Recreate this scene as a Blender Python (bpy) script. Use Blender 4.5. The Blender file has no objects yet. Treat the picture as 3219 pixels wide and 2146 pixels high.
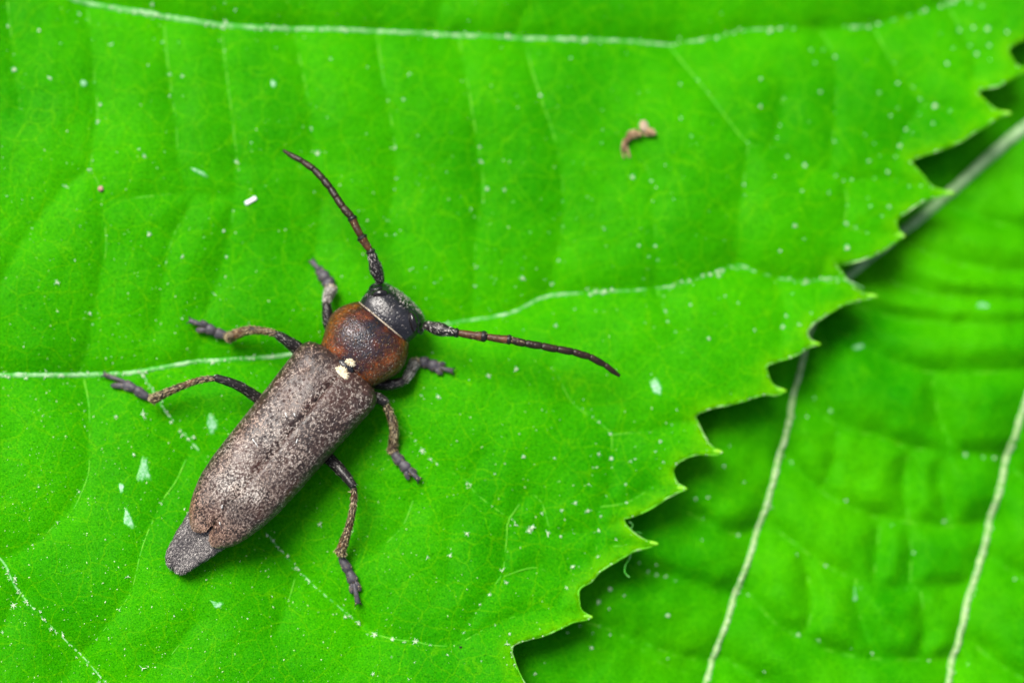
import bpy, math, random
import numpy as np
from mathutils import Vector, Matrix, noise
from mathutils.geometry import delaunay_2d_cdt

# ------------------------------------------------------------------ camera, sky, sun, exposure
# one unit is a hundred photograph pixels, about one millimetre of the real place
S = bpy.context.scene
COL = S.collection
W0, H0 = 3219.0, 2146.0
LENS, SENSOR = 100.0, 36.0
CAMD = W0 / 100 * LENS / SENSOR          # camera height above z = 0
cam = bpy.data.cameras.new("camera")
cam.lens, cam.sensor_width, cam.clip_end, cam.clip_start = LENS, SENSOR, 2000, 0.5
cam.dof.use_dof = True
cam.dof.focus_distance = CAMD - 0.45
cam.dof.aperture_fstop = 0.026
cam.dof.aperture_blades = 0
co = bpy.data.objects.new("camera", cam)
co.location = (0, 0, CAMD)
COL.objects.link(co)
S.camera = co

SUN_EL, SUN_AZ = math.radians(52), math.radians(-30)     # azimuth from the top of the picture, negative = left
wd = bpy.data.worlds.new("World")
S.world = wd
wd.use_nodes = True
wn = wd.node_tree
bg = wn.nodes["Background"]
sky = wn.nodes.new("ShaderNodeTexSky")
sky.sky_type = 'NISHITA'
sky.sun_disc = False
sky.sun_elevation = SUN_EL
sky.sun_rotation = SUN_AZ
sky.air_density, sky.dust_density, sky.ozone_density = 1.0, 4.0, 1.0
hs = wn.nodes.new("ShaderNodeHueSaturation")
hs.inputs["Saturation"].default_value = 0.6        # thin overcast
wn.links.new(sky.outputs[0], hs.inputs["Color"])
wn.links.new(hs.outputs[0], bg.inputs[0])
bg.inputs[1].default_value = 0.085
sl = bpy.data.lights.new("sun", 'SUN')
sl.energy, sl.angle, sl.color = 2.7, math.radians(30), (1.0, 0.95, 0.88)
so = bpy.data.objects.new("sun", sl)
sd = Vector((math.sin(SUN_AZ) * math.cos(SUN_EL), math.cos(SUN_AZ) * math.cos(SUN_EL), math.sin(SUN_EL)))
so.rotation_euler = sd.to_track_quat('Z', 'Y').to_euler()
so.location = (0, 40, 60)
COL.objects.link(so)
S.view_settings.view_transform = 'Standard'
S.view_settings.look = 'None'
S.view_settings.exposure = 0.74
S.view_settings.gamma = 1
S.view_settings.use_curve_mapping = False
S.cycles.use_denoising = True
S.cycles.max_bounces = 6

rng = random.Random(7)
nrg = np.random.default_rng(7)

# ------------------------------------------------------------------ places
GX, GY, SLOPE = 0.40, 0.92, 0.20           # the leaf falls away towards the upper right


def plane_z(x, y, px0=50, py0=1700):
    ax, ay = (px0 - W0 / 2) / 100, -(py0 - H0 / 2) / 100
    return -SLOPE * ((x - ax) * GX + (y - ay) * GY)


def P(px, py, z):
    k = (CAMD - z) / CAMD / 100
    return Vector(((px - W0 / 2) * k, -(py - H0 / 2) * k, z))


def plane_pt(px, py, dz=0.0):
    z = 0.0
    for _ in range(4):
        p = P(px, py, z)
        z = plane_z(p.x, p.y) + dz
    return P(px, py, z)


def Q(n, pts):
    ox, oy = {1: (0, 0), 2: (1073, 0), 3: (2146, 0), 4: (0, 1073), 5: (1073, 1073), 6: (2146, 1073)}[n]
    return [(ox + u / 1.4613, oy + v / 1.4613) for u, v in pts]


def spline(pts, step):
    """Catmull-Rom through the points, about one sample per step"""
    pts = [Vector(p) for p in pts]
    out, n = [], len(pts)
    for i in range(n - 1):
        p0, p1, p2, p3 = pts[max(i - 1, 0)], pts[i], pts[i + 1], pts[min(i + 2, n - 1)]
        m = max(1, int((p2 - p1).length / step))
        for k in range(m):
            t = k / m
            out.append(0.5 * ((2 * p1) + (p2 - p0) * t + (2 * p0 - 5 * p1 + 4 * p2 - p3) * t * t
                              + (3 * p1 - p0 - 3 * p2 + p3) * t ** 3))
    out.append(pts[-1])
    return out


# ------------------------------------------------------------------ mesh helpers
def mk(name, verts, faces, mat, parent=None, smooth=True, attrs=None):
    me = bpy.data.meshes.new(name)
    me.from_pydata([tuple(v) for v in verts], [], faces)
    if smooth:
        me.polygons.foreach_set("use_smooth", [True] * len(me.polygons))
    for k, vals in (attrs or {}).items():
        a = me.attributes.new(k, 'FLOAT', 'POINT')
        a.data.foreach_set("value", np.asarray(vals, dtype=np.float32))
    me.materials.append(mat)
    me.update()
    o = bpy.data.objects.new(name, me)
    COL.objects.link(o)
    if parent:
        adopt(o, parent)
    return o


def adopt(o, parent):
    o.parent = parent
    root = parent
    while root.parent:
        root = root.parent
    if parent.type == 'EMPTY':
        o.matrix_parent_inverse = Matrix.Translation(-parent.location)


def tag(o, label, cat, group=None):
    o["label"], o["category"] = label, cat
    if group:
        o["group"] = group
    return o


def tube_data(pts, rad, n=8, flat=1.0, up=Vector((0, 0, 1)), caps=True, wob=0.0, seed=0):
    """swept tube with rounded ends; flat < 1 squashes it along up"""
    pts = [Vector(p) for p in pts]
    vs, fs = [], []
    m = len(pts)
    if caps:
        d0 = (pts[0] - pts[1]).normalized()
        d1 = (pts[-1] - pts[-2]).normalized()
        P2 = [(pts[0] + d0 * rad[0] * 0.55, rad[0] * 0.05), (pts[0] + d0 * rad[0] * 0.38, rad[0] * 0.62)]
        P2 += list(zip(pts, rad))
        P2 += [(pts[-1] + d1 * rad[-1] * 0.38, rad[-1] * 0.62), (pts[-1] + d1 * rad[-1] * 0.55, rad[-1] * 0.05)]
    else:
        P2 = list(zip(pts, rad))
    m = len(P2)
    for i, (p, r) in enumerate(P2):
        a, b = P2[max(i - 1, 0)][0], P2[min(i + 1, m - 1)][0]
        d = (b - a).normalized()
        sx = d.cross(up)
        if sx.length < 1e-4:
            sx = Vector((1, 0, 0))
        sx.normalize()
        sz = sx.cross(d).normalized()
        for j in range(n):
            t = 2 * math.pi * j / n
            rr = r
            if wob:
                rr = r * (1 + wob * noise.noise(p * 6 + Vector((math.cos(t), math.sin(t), seed))))
            vs.append(p + sx * math.cos(t) * rr + sz * math.sin(t) * rr * flat)
    for i in range(m - 1):
        for j in range(n):
            a, b = i * n + j, i * n + (j + 1) % n
            fs.append((a, b, b + n, a + n))
    fs.append(tuple(range(n))[::-1])
    fs.append(tuple(range((m - 1) * n, m * n)))
    return vs, [q[::-1] for q in fs]


def join(parts):
    V, F = [], []
    for v, f in parts:
        o = len(V)
        V += list(v)
        F += [tuple(i + o for i in q) for q in f]
    return V, F


def lerp_table(tab, s):
    tab = sorted(tab)
    if s <= tab[0][0]:
        return tab[0][1]
    for (a, va), (b, vb) in zip(tab, tab[1:]):
        if s <= b:
            t = (s - a) / (b - a)
            return va + (vb - va) * t
    return tab[-1][1]


# ------------------------------------------------------------------ materials
def new_mat(name):
    m = bpy.data.materials.new(name)
    m.use_nodes = True
    nt = m.node_tree
    return m, nt, nt.nodes["Principled BSDF"]


def N(nt, kind, **kw):
    n = nt.nodes.new(kind)
    for k, v in kw.items():
        if k in n.inputs:
            n.inputs[k].default_value = v
        else:
            setattr(n, k, v)
    return n


def noise_n(nt, scale, detail=3, rough=0.55, co=None):
    n = N(nt, "ShaderNodeTexNoise", Scale=scale, Detail=detail, Roughness=rough)
    if co is not None:
        nt.links.new(co, n.inputs["Vector"])
    return n


def ramp(nt, src, stops):
    r = nt.nodes.new("ShaderNodeValToRGB")
    e = r.color_ramp.elements
    while len(e) < len(stops):
        e.new(0.5)
    for k, (p, c) in zip(e, stops):
        k.position = p
        k.color = (*c, 1) if len(c) == 3 else c
    nt.links.new(src, r.inputs[0])
    return r.outputs[0]


def mixc(nt, fac, a, b, mode='MIX'):
    m = nt.nodes.new("ShaderNodeMix")
    m.data_type, m.blend_type = 'RGBA', mode
    for sock, val in ((m.inputs[0], fac), (m.inputs[6], a), (m.inputs[7], b)):
        if hasattr(val, "links"):
            nt.links.new(val, sock)
        elif isinstance(val, (int, float)):
            sock.default_value = val
        else:
            sock.default_value = (*val, 1)
    return m.outputs[2]


def objco(nt):
    return nt.nodes.new("ShaderNodeTexCoord").outputs["Object"]


def attr(nt, name):
    a = nt.nodes.new("ShaderNodeAttribute")
    a.attribute_name = name
    return a.outputs["Fac"]


def bump(nt, b, h, strength, dist):
    n = N(nt, "ShaderNodeBump", Strength=strength, Distance=dist)
    nt.links.new(h, n.inputs["Height"])
    prev = b.inputs["Normal"].links
    if prev:
        nt.links.new(prev[0].from_socket, n.inputs["Normal"])
    nt.links.new(n.outputs[0], b.inputs["Normal"])


def leaf_material(name, c0, c1, rim, rough=0.5):
    m, nt, b = new_mat(name)
    oc = objco(nt)
    big = noise_n(nt, 0.22, 3, 0.5, oc)
    col = ramp(nt, big.outputs[0], [(0.32, c0), (0.68, c1)])
    # areoles: the fine net of veinlets
    wrp = noise_n(nt, 1.2, 2, 0.5, oc)
    add = N(nt, "ShaderNodeVectorMath", operation='MULTIPLY_ADD')
    add.inputs[1].default_value = (0.5, 0.5, 0.5)
    nt.links.new(wrp.outputs["Color"], add.inputs[0])
    nt.links.new(oc, add.inputs[2])
    vor = N(nt, "ShaderNodeTexVoronoi", Scale=1.15, feature='DISTANCE_TO_EDGE')
    nt.links.new(add.outputs[0], vor.inputs["Vector"])
    net = ramp(nt, vor.outputs["Distance"], [(0.0, (1, 1, 1)), (0.035, (0, 0, 0))])
    vor2 = N(nt, "ShaderNodeTexVoronoi", Scale=3.4, feature='DISTANCE_TO_EDGE')
    nt.links.new(add.outputs[0], vor2.inputs["Vector"])
    net2 = ramp(nt, vor2.outputs["Distance"], [(0.0, (1, 1, 1)), (0.06, (0, 0, 0))])
    f1 = N(nt, "ShaderNodeMath", operation='MULTIPLY')
    f1.inputs[1].default_value = 0.32
    nt.links.new(net, f1.inputs[0])
    col = mixc(nt, f1.outputs[0], col, rim)
    f2 = N(nt, "ShaderNodeMath", operation='MULTIPLY')
    f2.inputs[1].default_value = 0.16
    nt.links.new(net2, f2.inputs[0])
    col = mixc(nt, f2.outputs[0], col, rim)
    # cell-size mottling
    fine = noise_n(nt, 20, 3, 0.65, oc)
    fr = ramp(nt, fine.outputs[0], [(0.32, (0.25, 0.48, 0.4)), (0.46, (0.95, 0.97, 0.9)), (0.56, (1.05, 1.02, 1.0)), (0.68, (2.2, 1.35, 1.2))])
    col = mixc(nt, 1.0, col, fr, 'MULTIPLY')
    e = attr(nt, "edge")
    er = ramp(nt, e, [(0.0, (1, 1, 1)), (0.16, (0.45, 0.45, 0.45)), (0.6, (0, 0, 0))])
    en = noise_n(nt, 1.7, 3, 0.6, oc)
    em = N(nt, "ShaderNodeMath", operation='MULTIPLY')
    nt.links.new(er, em.inputs[0])
    nt.links.new(ramp(nt, en.outputs[0], [(0.35, (0.2, 0.2, 0.2)), (0.6, (1, 1, 1))]), em.inputs[1])
    col = mixc(nt, em.outputs[0], col, rim)
    nt.links.new(col, b.inputs["Base Color"])
    b.inputs["Roughness"].default_value = rough
    b.inputs["Specular IOR Level"].default_value = 0.07
    b.inputs["Specular Tint"].default_value = (0.6, 1.0, 0.3, 1)
    rn = noise_n(nt, 1.1, 2, 0.6, oc)
    rr = ramp(nt, rn.outputs[0], [(0.3, (rough + 0.12,) * 3), (0.7, (rough - 0.12,) * 3)])
    nt.links.new(rr, b.inputs["Roughness"])
    rel = noise_n(nt, 3.2, 3, 0.6, oc)
    hb = N(nt, "ShaderNodeMath", operation='MULTIPLY_ADD')
    hb.inputs[1].default_value = 0.25
    nt.links.new(fine.outputs[0], hb.inputs[0])
    nt.links.new(rel.outputs[0], hb.inputs[2])
    bump(nt, b, hb.outputs[0], 0.5, 0.10)
    # thin blade: some of the light passes through
    tr = nt.nodes.new("ShaderNodeBsdfTranslucent")
    nt.links.new(mixc(nt, 1.0, col, (1.5, 1.25, 0.6), 'MULTIPLY'), tr.inputs[0])
    mx = nt.nodes.new("ShaderNodeMixShader")
    mx.inputs[0].default_value = 0.22
    out = nt.nodes["Material Output"]
    nt.links.new(b.outputs[0], mx.inputs[1])
    nt.links.new(tr.outputs[0], mx.inputs[2])
    nt.links.new(mx.outputs[0], out.inputs[0])
    return m


def simple_mat(name, c0, c1, scale, rough=0.6, spec=0.4, bstr=0.3, bdist=0.02, lo=0.35, hi=0.65):
    m, nt, b = new_mat(name)
    oc = objco(nt)
    n = noise_n(nt, scale, 4, 0.6, oc)
    nt.links.new(ramp(nt, n.outputs[0], [(lo, c0), (hi, c1)]), b.inputs["Base Color"])
    b.inputs["Roughness"].default_value = rough
    b.inputs["Specular IOR Level"].default_value = spec
    if bstr:
        bump(nt, b, n.outputs[0], bstr, bdist)
    return m


LEAF_A, LEAF_B, LEAF_RIM = (0.018, 0.285, 0.0), (0.042, 0.400, 0.0), (0.14, 0.50, 0.0)
M_leaf = leaf_material("leaf_green", LEAF_A, LEAF_B, LEAF_RIM)
M_leaf2 = leaf_material("leaf_green_under", (0.012, 0.27, 0.0), (0.055, 0.43, 0.0), (0.08, 0.46, 0.0), 0.55)
M_vein = simple_mat("vein_pale", (0.045, 0.36, 0.02), (0.33, 0.58, 0.29), 2.6, 0.6, 0.3, 0.5, 0.03, 0.42, 0.66)
M_veinlet = simple_mat("veinlet_yellow", (0.04, 0.36, 0.002), (0.12, 0.44, 0.008), 4, 0.6, 0.25, 0.2)
M_rib = simple_mat("rib_pale", (0.16, 0.40, 0.08), (0.46, 0.60, 0.30), 6, 0.7, 0.25, 0.6, 0.04)
M_midrib = simple_mat("midrib_pale", (0.22, 0.42, 0.16), (0.36, 0.56, 0.28), 3, 0.6, 0.3, 0.4, 0.03)
M_hairw = simple_mat("plant_hair", (0.50, 0.72, 0.42), (0.80, 0.88, 0.70), 9, 0.5, 0.4, 0)
M_tip = simple_mat("tooth_yellow", (0.13, 0.48, 0.004), (0.22, 0.58, 0.01), 4, 0.5, 0.3, 0.2)
M_margin = simple_mat("margin_pale", (0.09, 0.46, 0.002), (0.42, 0.64, 0.28), 1.4, 0.6, 0.3, 0.3, 0.02, 0.48, 0.72)
M_scrape_sheen = simple_mat("scrape_sheen_pale", (0.05, 0.36, 0.05), (0.30, 0.55, 0.36), 9, 0.45, 0.5, 0.5, 0.03)  # pale teal, also used for sky sheen painted onto the leaves
_nt = M_scrape_sheen.node_tree
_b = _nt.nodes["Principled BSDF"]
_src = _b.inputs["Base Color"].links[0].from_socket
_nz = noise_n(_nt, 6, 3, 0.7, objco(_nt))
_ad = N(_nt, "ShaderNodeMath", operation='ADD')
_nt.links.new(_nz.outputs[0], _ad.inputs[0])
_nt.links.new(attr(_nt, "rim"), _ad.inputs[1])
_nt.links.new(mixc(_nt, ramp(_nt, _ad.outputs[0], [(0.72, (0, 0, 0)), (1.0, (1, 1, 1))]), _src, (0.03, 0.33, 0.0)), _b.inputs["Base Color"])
M_speck = simple_mat("grain_pale", (0.18, 0.55, 0.03), (0.7, 0.8, 0.5), 1.3, 0.6, 0.4, 0)
M_soil = simple_mat("soil", (0.02, 0.035, 0.01), (0.05, 0.06, 0.025), 0.3, 0.9, 0.1, 0.5, 0.3)


# ------------------------------------------------------------------ leaf outline and veins (photograph pixels, set down on the leaf)
EDGE = [(3219, 125), (3176, 147), (3169, 165), (3180, 187), (3198, 210), (3250, 221), (3219, 229), (3194, 241), (3153, 263), (3131, 274),
        (3084, 281), (3073, 290), (3082, 304), (3104, 326), (3131, 348), (3173, 357), (3136, 370), (3100, 395), (3064, 415), (3028, 440),
        (2984, 462), (2930, 480), (2890, 493), (2868, 504), (2872, 518), (2894, 544), (2921, 576), (2948, 594), (2995, 607), (2957, 618),
        (2912, 629), (2868, 654), (2823, 687), (2818, 704), (2827, 726), (2840, 741), (2813, 762), (2782, 784), (2737, 806), (2693, 822),
        (2648, 829), (2632, 831), (2648, 855), (2670, 882), (2697, 909), (2724, 924), (2753, 931), (2711, 942), (2657, 956), (2612, 982),
        (2568, 1009), (2550, 1025), (2537, 1043), (2543, 1063), (2557, 1074), (2574, 1081), (2541, 1092), (2501, 1116), (2456, 1132),
        (2420, 1143), (2406, 1154), (2414, 1181), (2427, 1208), (2447, 1219), (2467, 1228), (2440, 1241), (2402, 1239), (2371, 1248),
        (2317, 1265), (2256, 1278), (2214, 1290), (2195, 1299), (2185, 1311), (2195, 1334), (2210, 1364), (2225, 1391), (2245, 1410),
        (2268, 1420), (2241, 1429), (2199, 1426), (2164, 1435), (2134, 1450), (2118, 1468), (2114, 1483), (2122, 1506), (2134, 1523),
        (2155, 1535), (2122, 1550), (2092, 1567), (2057, 1590), (2023, 1609), (1984, 1623), (1961, 1632), (1969, 1651), (1992, 1674),
        (2019, 1692), (2042, 1701), (2064, 1708), (2036, 1720), (1998, 1729), (1967, 1746), (1918, 1774), (1883, 1798), (1859, 1825),
        (1834, 1840), (1820, 1854), (1819, 1879), (1824, 1910), (1834, 1924), (1858, 1938), (1841, 1948), (1803, 1954), (1761, 1973),
        (1716, 1993), (1667, 2006), (1639, 2014), (1615, 2025), (1609, 2046), (1618, 2077), (1632, 2112), (1650, 2146)]
TIPS = [(3173, 357), (2995, 607), (2840, 741), (2753, 931), (2574, 1081), (2467, 1228), (2268, 1420), (2155, 1535), (2064, 1708), (1858, 1938)]
# the margin goes on outside the picture with teeth of the same kind
far = [(1660, 2160), (1480, 2420), (1180, 2640), (760, 2800), (200, 2830), (-420, 2700), (-950, 2360), (-1300, 1850), (-1400, 1200),
       (-1250, 500), (-850, -150), (-200, -620), (700, -900), (1700, -980), (2600, -860), (3150, -600), (3420, -250), (3400, 10)]
farpts = spline([Vector((x, y, 0)) for x, y in far], 40)
outer, cx, cy = [], 1000, 950
for i, p in enumerate(farpts):
    r = Vector((p.x - cx, p.y - cy, 0)).normalized()
    k = (i % 7) / 6
    outer.append((p.x + r.x * (k * 90 - 20), p.y + r.y * (k * 90 - 20)))
edge_smooth = [(v.x, v.y) for v in spline([Vector((x, y, 0)) for x, y in EDGE], 9)]
OUT1 = edge_smooth + outer

MAJOR = [  # polyline, start and end radius
    ([(120, -60), (246, 0), (452, 38), (739, 82), (1095, 93), (1615, 116), (1916, 123), (2108, 137)], .10, .06),
    ([(2108, 137), (2244, 116), (2381, 89), (2641, 85), (2765, 71), (2970, 11), (3060, -40)], .045, .028),
    ([(-200, 1190), (0, 1180), (233, 1180), (397, 1174), (479, 1161), (602, 1139), (739, 1129), (903, 1115), (1160, 1060), (1423, 1016),
      (1601, 985), (1724, 931), (1916, 917)], .095, .05),
    ([(1916, 917), (2135, 896), (2313, 835), (2381, 855), (2505, 883), (2641, 876), (2720, 905)], .04, .022),
    ([(440, 1172), (520, 1300), (630, 1430), (740, 1560), (835, 1683), (944, 1807), (1026, 1882), (1136, 1971)], .05, .03),
    ([(-120, 1660), (0, 1765), (55, 1861), (178, 1991), (274, 2087), (345, 2170)], .045, .035),
]
MINOR = [Q(1, a) for a in (
    [(390, 30), (420, 180), (435, 370), (450, 500), (445, 580), (425, 730), (410, 780), (300, 860), (240, 930), (150, 1050), (60, 1200), (0, 1300)],
    [(750, 110), (775, 330), (810, 560), (825, 740), (880, 890)], [(1015, 140), (1050, 400), (1075, 600), (1090, 760), (1080, 900), (1060, 1060), (1020, 1230), (950, 1430)],
    [(1350, 150), (1390, 330), (1420, 480), (1440, 700)], [(30, 0), (60, 250), (95, 500)], [(410, 780), (460, 860), (490, 1090), (480, 1200), (450, 1330), (410, 1560)],
    [(890, 910), (790, 1110), (750, 1300), (720, 1500)], [(480, 930), (640, 910), (870, 890), (1070, 910)], [(1480, 920), (1460, 1100), (1430, 1210)])]
MINOR += [Q(2, a) for a in (
    [(160, 150), (200, 400), (240, 620), (250, 850), (225, 1000), (250, 1090)], [(540, 170), (580, 380), (610, 560), (650, 800), (650, 930), (620, 1060), (615, 1250), (600, 1440)],
    [(840, 170), (880, 330), (920, 460), (970, 600), (1010, 760), (1020, 930), (1015, 1050), (960, 1330)], [(460, 10), (430, 130)], [(830, 60), (800, 160)],
    [(1360, 700), (1430, 830), (1430, 930), (1445, 1100), (1450, 1320)], [(1450, 1320), (1490, 1430), (1540, 1530)])]
MINOR += [Q(3, a) for a in (
    [(-60, 200), (0, 280), (120, 430), (200, 540), (300, 660), (400, 680), (480, 720), (560, 760), (650, 780), (780, 825), (880, 820), (980, 825), (1200, 880)],
    [(300, 670), (280, 850), (255, 1000), (250, 1220)], [(640, 130), (700, 260), (710, 450), (690, 650), (680, 780)], [(890, 120), (970, 290), (1060, 400), (1100, 470), (1160, 490), (1430, 525)],
    [(1100, 470), (1030, 600), (980, 720), (1040, 745)], [(1240, 40), (1320, 210), (1350, 250), (1340, 360)], [(740, 830), (760, 940), (750, 1030), (850, 1070), (990, 1080)],
    [(460, 450), (440, 580), (410, 670)], [(430, 1290), (470, 1420), (450, 1560)], [(640, 1280), (670, 1170), (710, 1220)])]
MINOR += [Q(5, a) for a in (
    [(960, 110), (990, 150), (1060, 280), (1180, 370), (1240, 430), (1240, 530), (1250, 640), (1190, 760), (1180, 870)], [(1240, 430), (1330, 420), (1420, 415), (1520, 380), (1620, 370)],
    [(230, 350), (280, 400), (340, 460), (440, 560), (575, 640), (620, 700), (770, 810), (860, 865), (960, 880), (1070, 880), (1180, 870), (1260, 830)],
    [(330, 730), (280, 850), (170, 960)], [(860, 690), (770, 820), (760, 900), (740, 1060), (680, 1150), (590, 1300), (530, 1390)], [(640, 540), (580, 640)],
    [(510, 830), (500, 980), (490, 1100)], [(740, 1080), (900, 1040), (1040, 1120)], [(90, 1310), (120, 1340), (240, 1370), (340, 1380), (410, 1395), (530, 1390), (700, 1300), (930, 1230), (1130, 1270)],
    [(1180, 880), (1170, 980)], [(1060, 1030), (1030, 1130), (990, 1220)], [(1250, 940), (1430, 930)], [(960, 880), (920, 740), (860, 690)], [(1190, 760), (1310, 740), (1430, 670)])]
MINOR += [Q(4, a) for a in (
    [(370, 170), (400, 300), (405, 500), (400, 620), (330, 780), (265, 830), (150, 940), (20, 1000)], [(850, 540), (800, 650), (740, 740), (660, 930), (610, 1130), (550, 1230), (440, 1370), (360, 1440), (290, 1560)],
    [(350, 160), (380, 60), (410, 0)], [(100, 1150), (60, 1210), (10, 1330)], [(1350, 1090), (1320, 1200), (1270, 1330)], [(780, 1450), (900, 1290)], [(915, 90), (905, 0)])]


def segs(polys):
    a, b = [], []
    for p in polys:
        for q, r in zip(p, p[1:]):
            a.append((q[0], q[1]))
            b.append((r[0], r[1]))
    return np.array(a), np.array(b)


def seg_dist(xy, a, b, chunk=4000):
    out = np.empty(len(xy))
    d = b - a
    L = (d ** 2).sum(1) + 1e-12
    for i in range(0, len(xy), chunk):
        p = xy[i:i + chunk, None, :]
        t = np.clip(((p - a) * d).sum(2) / L, 0, 1)
        q = a + t[..., None] * d
        out[i:i + chunk] = np.sqrt(((p - q) ** 2).sum(2).min(1))
    return out


def flat_xy(pts):
    return [tuple(plane_pt(x, y)[:2]) for x, y in pts]


maj_xy = [[tuple(v[:2]) for v in spline([Vector((*q, 0)) for q in flat_xy(p)], 0.5)] for p, _, _ in MAJOR]
min_xy = [[tuple(v[:2]) for v in spline([Vector((*q, 0)) for q in flat_xy(p)], 0.6)] for p in MINOR]
A1, B1 = segs(maj_xy)
A2, B2 = segs(min_xy)


def undul(xy, sc, amp, seed):
    return np.array([noise.noise(Vector((x * sc, y * sc, seed))) for x, y in xy]) * amp


def H1(xy):
    xy = np.asarray(xy, dtype=float).reshape(-1, 2)
    d1, d2 = seg_dist(xy, A1, B1), seg_dist(xy, A2, B2)
    z = plane_z(xy[:, 0], xy[:, 1])
    z += 0.60 * (1 - np.exp(-d1 / 1.2)) - 0.42
    z += 0.20 * (1 - np.exp(-d2 / 0.5)) - 0.15
    return z + undul(xy, 0.16, 0.38, 1.7) + undul(xy, 0.5, 0.10, 5.1) + undul(xy, 1.3, 0.03, 9.0)


def on_leaf(px, py, dz=0.0, Hf=None, z0=None):
    Hf = Hf or H1
    p = plane_pt(px, py) if z0 is None else z0(px, py)
    for _ in range(3):
        z = float(Hf([(p.x, p.y)])[0]) + dz
        p = P(px, py, z)
    return p


def on_leaf_many(pts, dz=0.0, Hf=None, z0=None):
    Hf = Hf or H1
    xy = np.array([tuple((plane_pt(*q) if z0 is None else z0(*q))[:2]) for q in pts])
    for _ in range(2):
        z = Hf(xy) + dz
        k = (CAMD - z) / CAMD / 100
        xy = np.stack([(np.array([q[0] for q in pts]) - W0 / 2) * k, -(np.array([q[1] for q in pts]) - H0 / 2) * k], 1)
    return [Vector((x, y, zz)) for (x, y), zz in zip(xy, z)]


def blade(name, outline_xy, Hf, mat, box, fine, coarse):
    oa = np.array(outline_xy)
    a, b = oa, np.roll(oa, -1, 0)
    x0, x1, y0, y1 = box
    g = [(x, y) for x in np.arange(x0, x1, fine) for y in np.arange(y0, y1, fine)]
    X0, X1, Y0, Y1 = oa[:, 0].min(), oa[:, 0].max(), oa[:, 1].min(), oa[:, 1].max()
    g += [(x, y) for x in np.arange(X0, X1, coarse) for y in np.arange(Y0, Y1, coarse) if not (x0 - fine < x < x1 + fine and y0 - fine < y < y1 + fine)]
    g = np.array(g) + nrg.uniform(-0.22, 0.22, (len(g), 2)) * fine
    # inside test
    ins = np.zeros(len(g), bool)
    for (ax, ay), (bx, by) in zip(a, b):
        c = (ay > g[:, 1]) != (by > g[:, 1])
        if c.any():
            xi = (bx - ax) * (g[:, 1] - ay) / (by - ay + 1e-12) + ax
            ins ^= c & (g[:, 0] < xi)
    g = g[ins]
    de = seg_dist(g, a, b, 2000)
    keep = de > fine * 0.45
    g, de = g[keep], de[keep]
    n = len(oa)
    vin = [Vector(v) for v in oa.tolist()] + [Vector(v) for v in g.tolist()]
    vo, _, fo, ov, _, _ = delaunay_2d_cdt(vin, [], [list(range(n))], 1, 1e-5)
    xy = np.array([tuple(v) for v in vo])
    ed = np.array([de[i[0] - n] if i and i[0] >= n else 0.0 for i in ov])
    z = Hf(xy)
    o = mk(name, np.column_stack([xy, z]).tolist(), fo, mat, attrs={"edge": ed})
    if sum(p.normal.z for p in list(o.data.polygons)[:50]) < 0:
        o.data.flip_normals()
    s = o.modifiers.new("thickness", 'SOLIDIFY')
    s.thickness, s.offset = 0.07, -1
    return o


# ------------------------------------------------------------------ ground far below
g = 900
ground = mk("ground", [(-g, -g, -60), (g, -g, -60), (g, g, -60), (-g, g, -60)], [(0, 1, 2, 3)], M_soil, smooth=False)
ground["kind"] = "structure"

# ------------------------------------------------------------------ the leaf the beetle stands on
out_xy = flat_xy(OUT1)
leaf = blade("leaf", out_xy, H1, M_leaf, (-17.2, 17.4, -11.6, 11.6), 0.13, 0.55)
tag(leaf, "bright green leaf with toothed edge and white starry hairs, carrying the beetle", "leaf")


def vein_obj(pts, r0, r1, mat, parent, Hf, sink=0.25, name="vein", wob=0.25, n=7, flat=0.8, fade=False):
    xy = [tuple(p[:2]) for p in pts]
    z = Hf(xy)
    rad = [r0 + (r1 - r0) * i / (len(xy) - 1) for i in range(len(xy))]
    rad = [r * max(0.5, min(1.15, 0.95 + 1.0 * noise.noise(Vector((x * .9, y * .9, 3.3))))) if fade else r for (x, y), r in zip(xy, rad)]
    P3 = [Vector((x, y, zz + r * sink - (0.02 * (1 - r / r0) if fade else 0))) for (x, y), zz, r in zip(xy, z, rad)]
    rad[0] *= 0.6
    rad[-1] *= 0.4
    v, f = tube_data(P3, rad, n, flat, wob=wob, seed=len(pts))
    return mk(name, v, f, mat, parent)


for (p, r0, r1) in MAJOR:
    vein_obj(spline([Vector((*q, 0)) for q in flat_xy(p)], 0.14), r0, r1, M_vein, leaf, H1, 0.1, "vein", 0.55, 8, 0.55)
for p in MINOR:
    vein_obj(spline([Vector((*q, 0)) for q in flat_xy(p)], 0.16), 0.032, 0.014, M_veinlet, leaf, H1, 0.0, fade=True)

# pale margin and the gland-tipped teeth
mp = flat_xy([(v.x, v.y) for v in spline([Vector((x, y, 0)) for x, y in EDGE], 7)])
mz = H1(mp)
v, f = tube_data([Vector((x, y, z - 0.035)) for (x, y), z in zip(mp, mz)], [0.036] * len(mp), 6, 1.0, wob=0.6)
mk("margin", v, f, M_margin, leaf)
for (x, y) in TIPS:
    pts = [on_leaf(x - 30, y - 4, -0.03), on_leaf(x - 14, y - 2, -0.03), on_leaf(x - 3, y, -0.02), on_leaf(x + 3, y + 1, 0.0)]
    v, f = tube_data(pts, [0.03, 0.075, 0.065, 0.05], 8, 0.8)
    mk("tooth_tip", v, f, M_tip, leaf)


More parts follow.
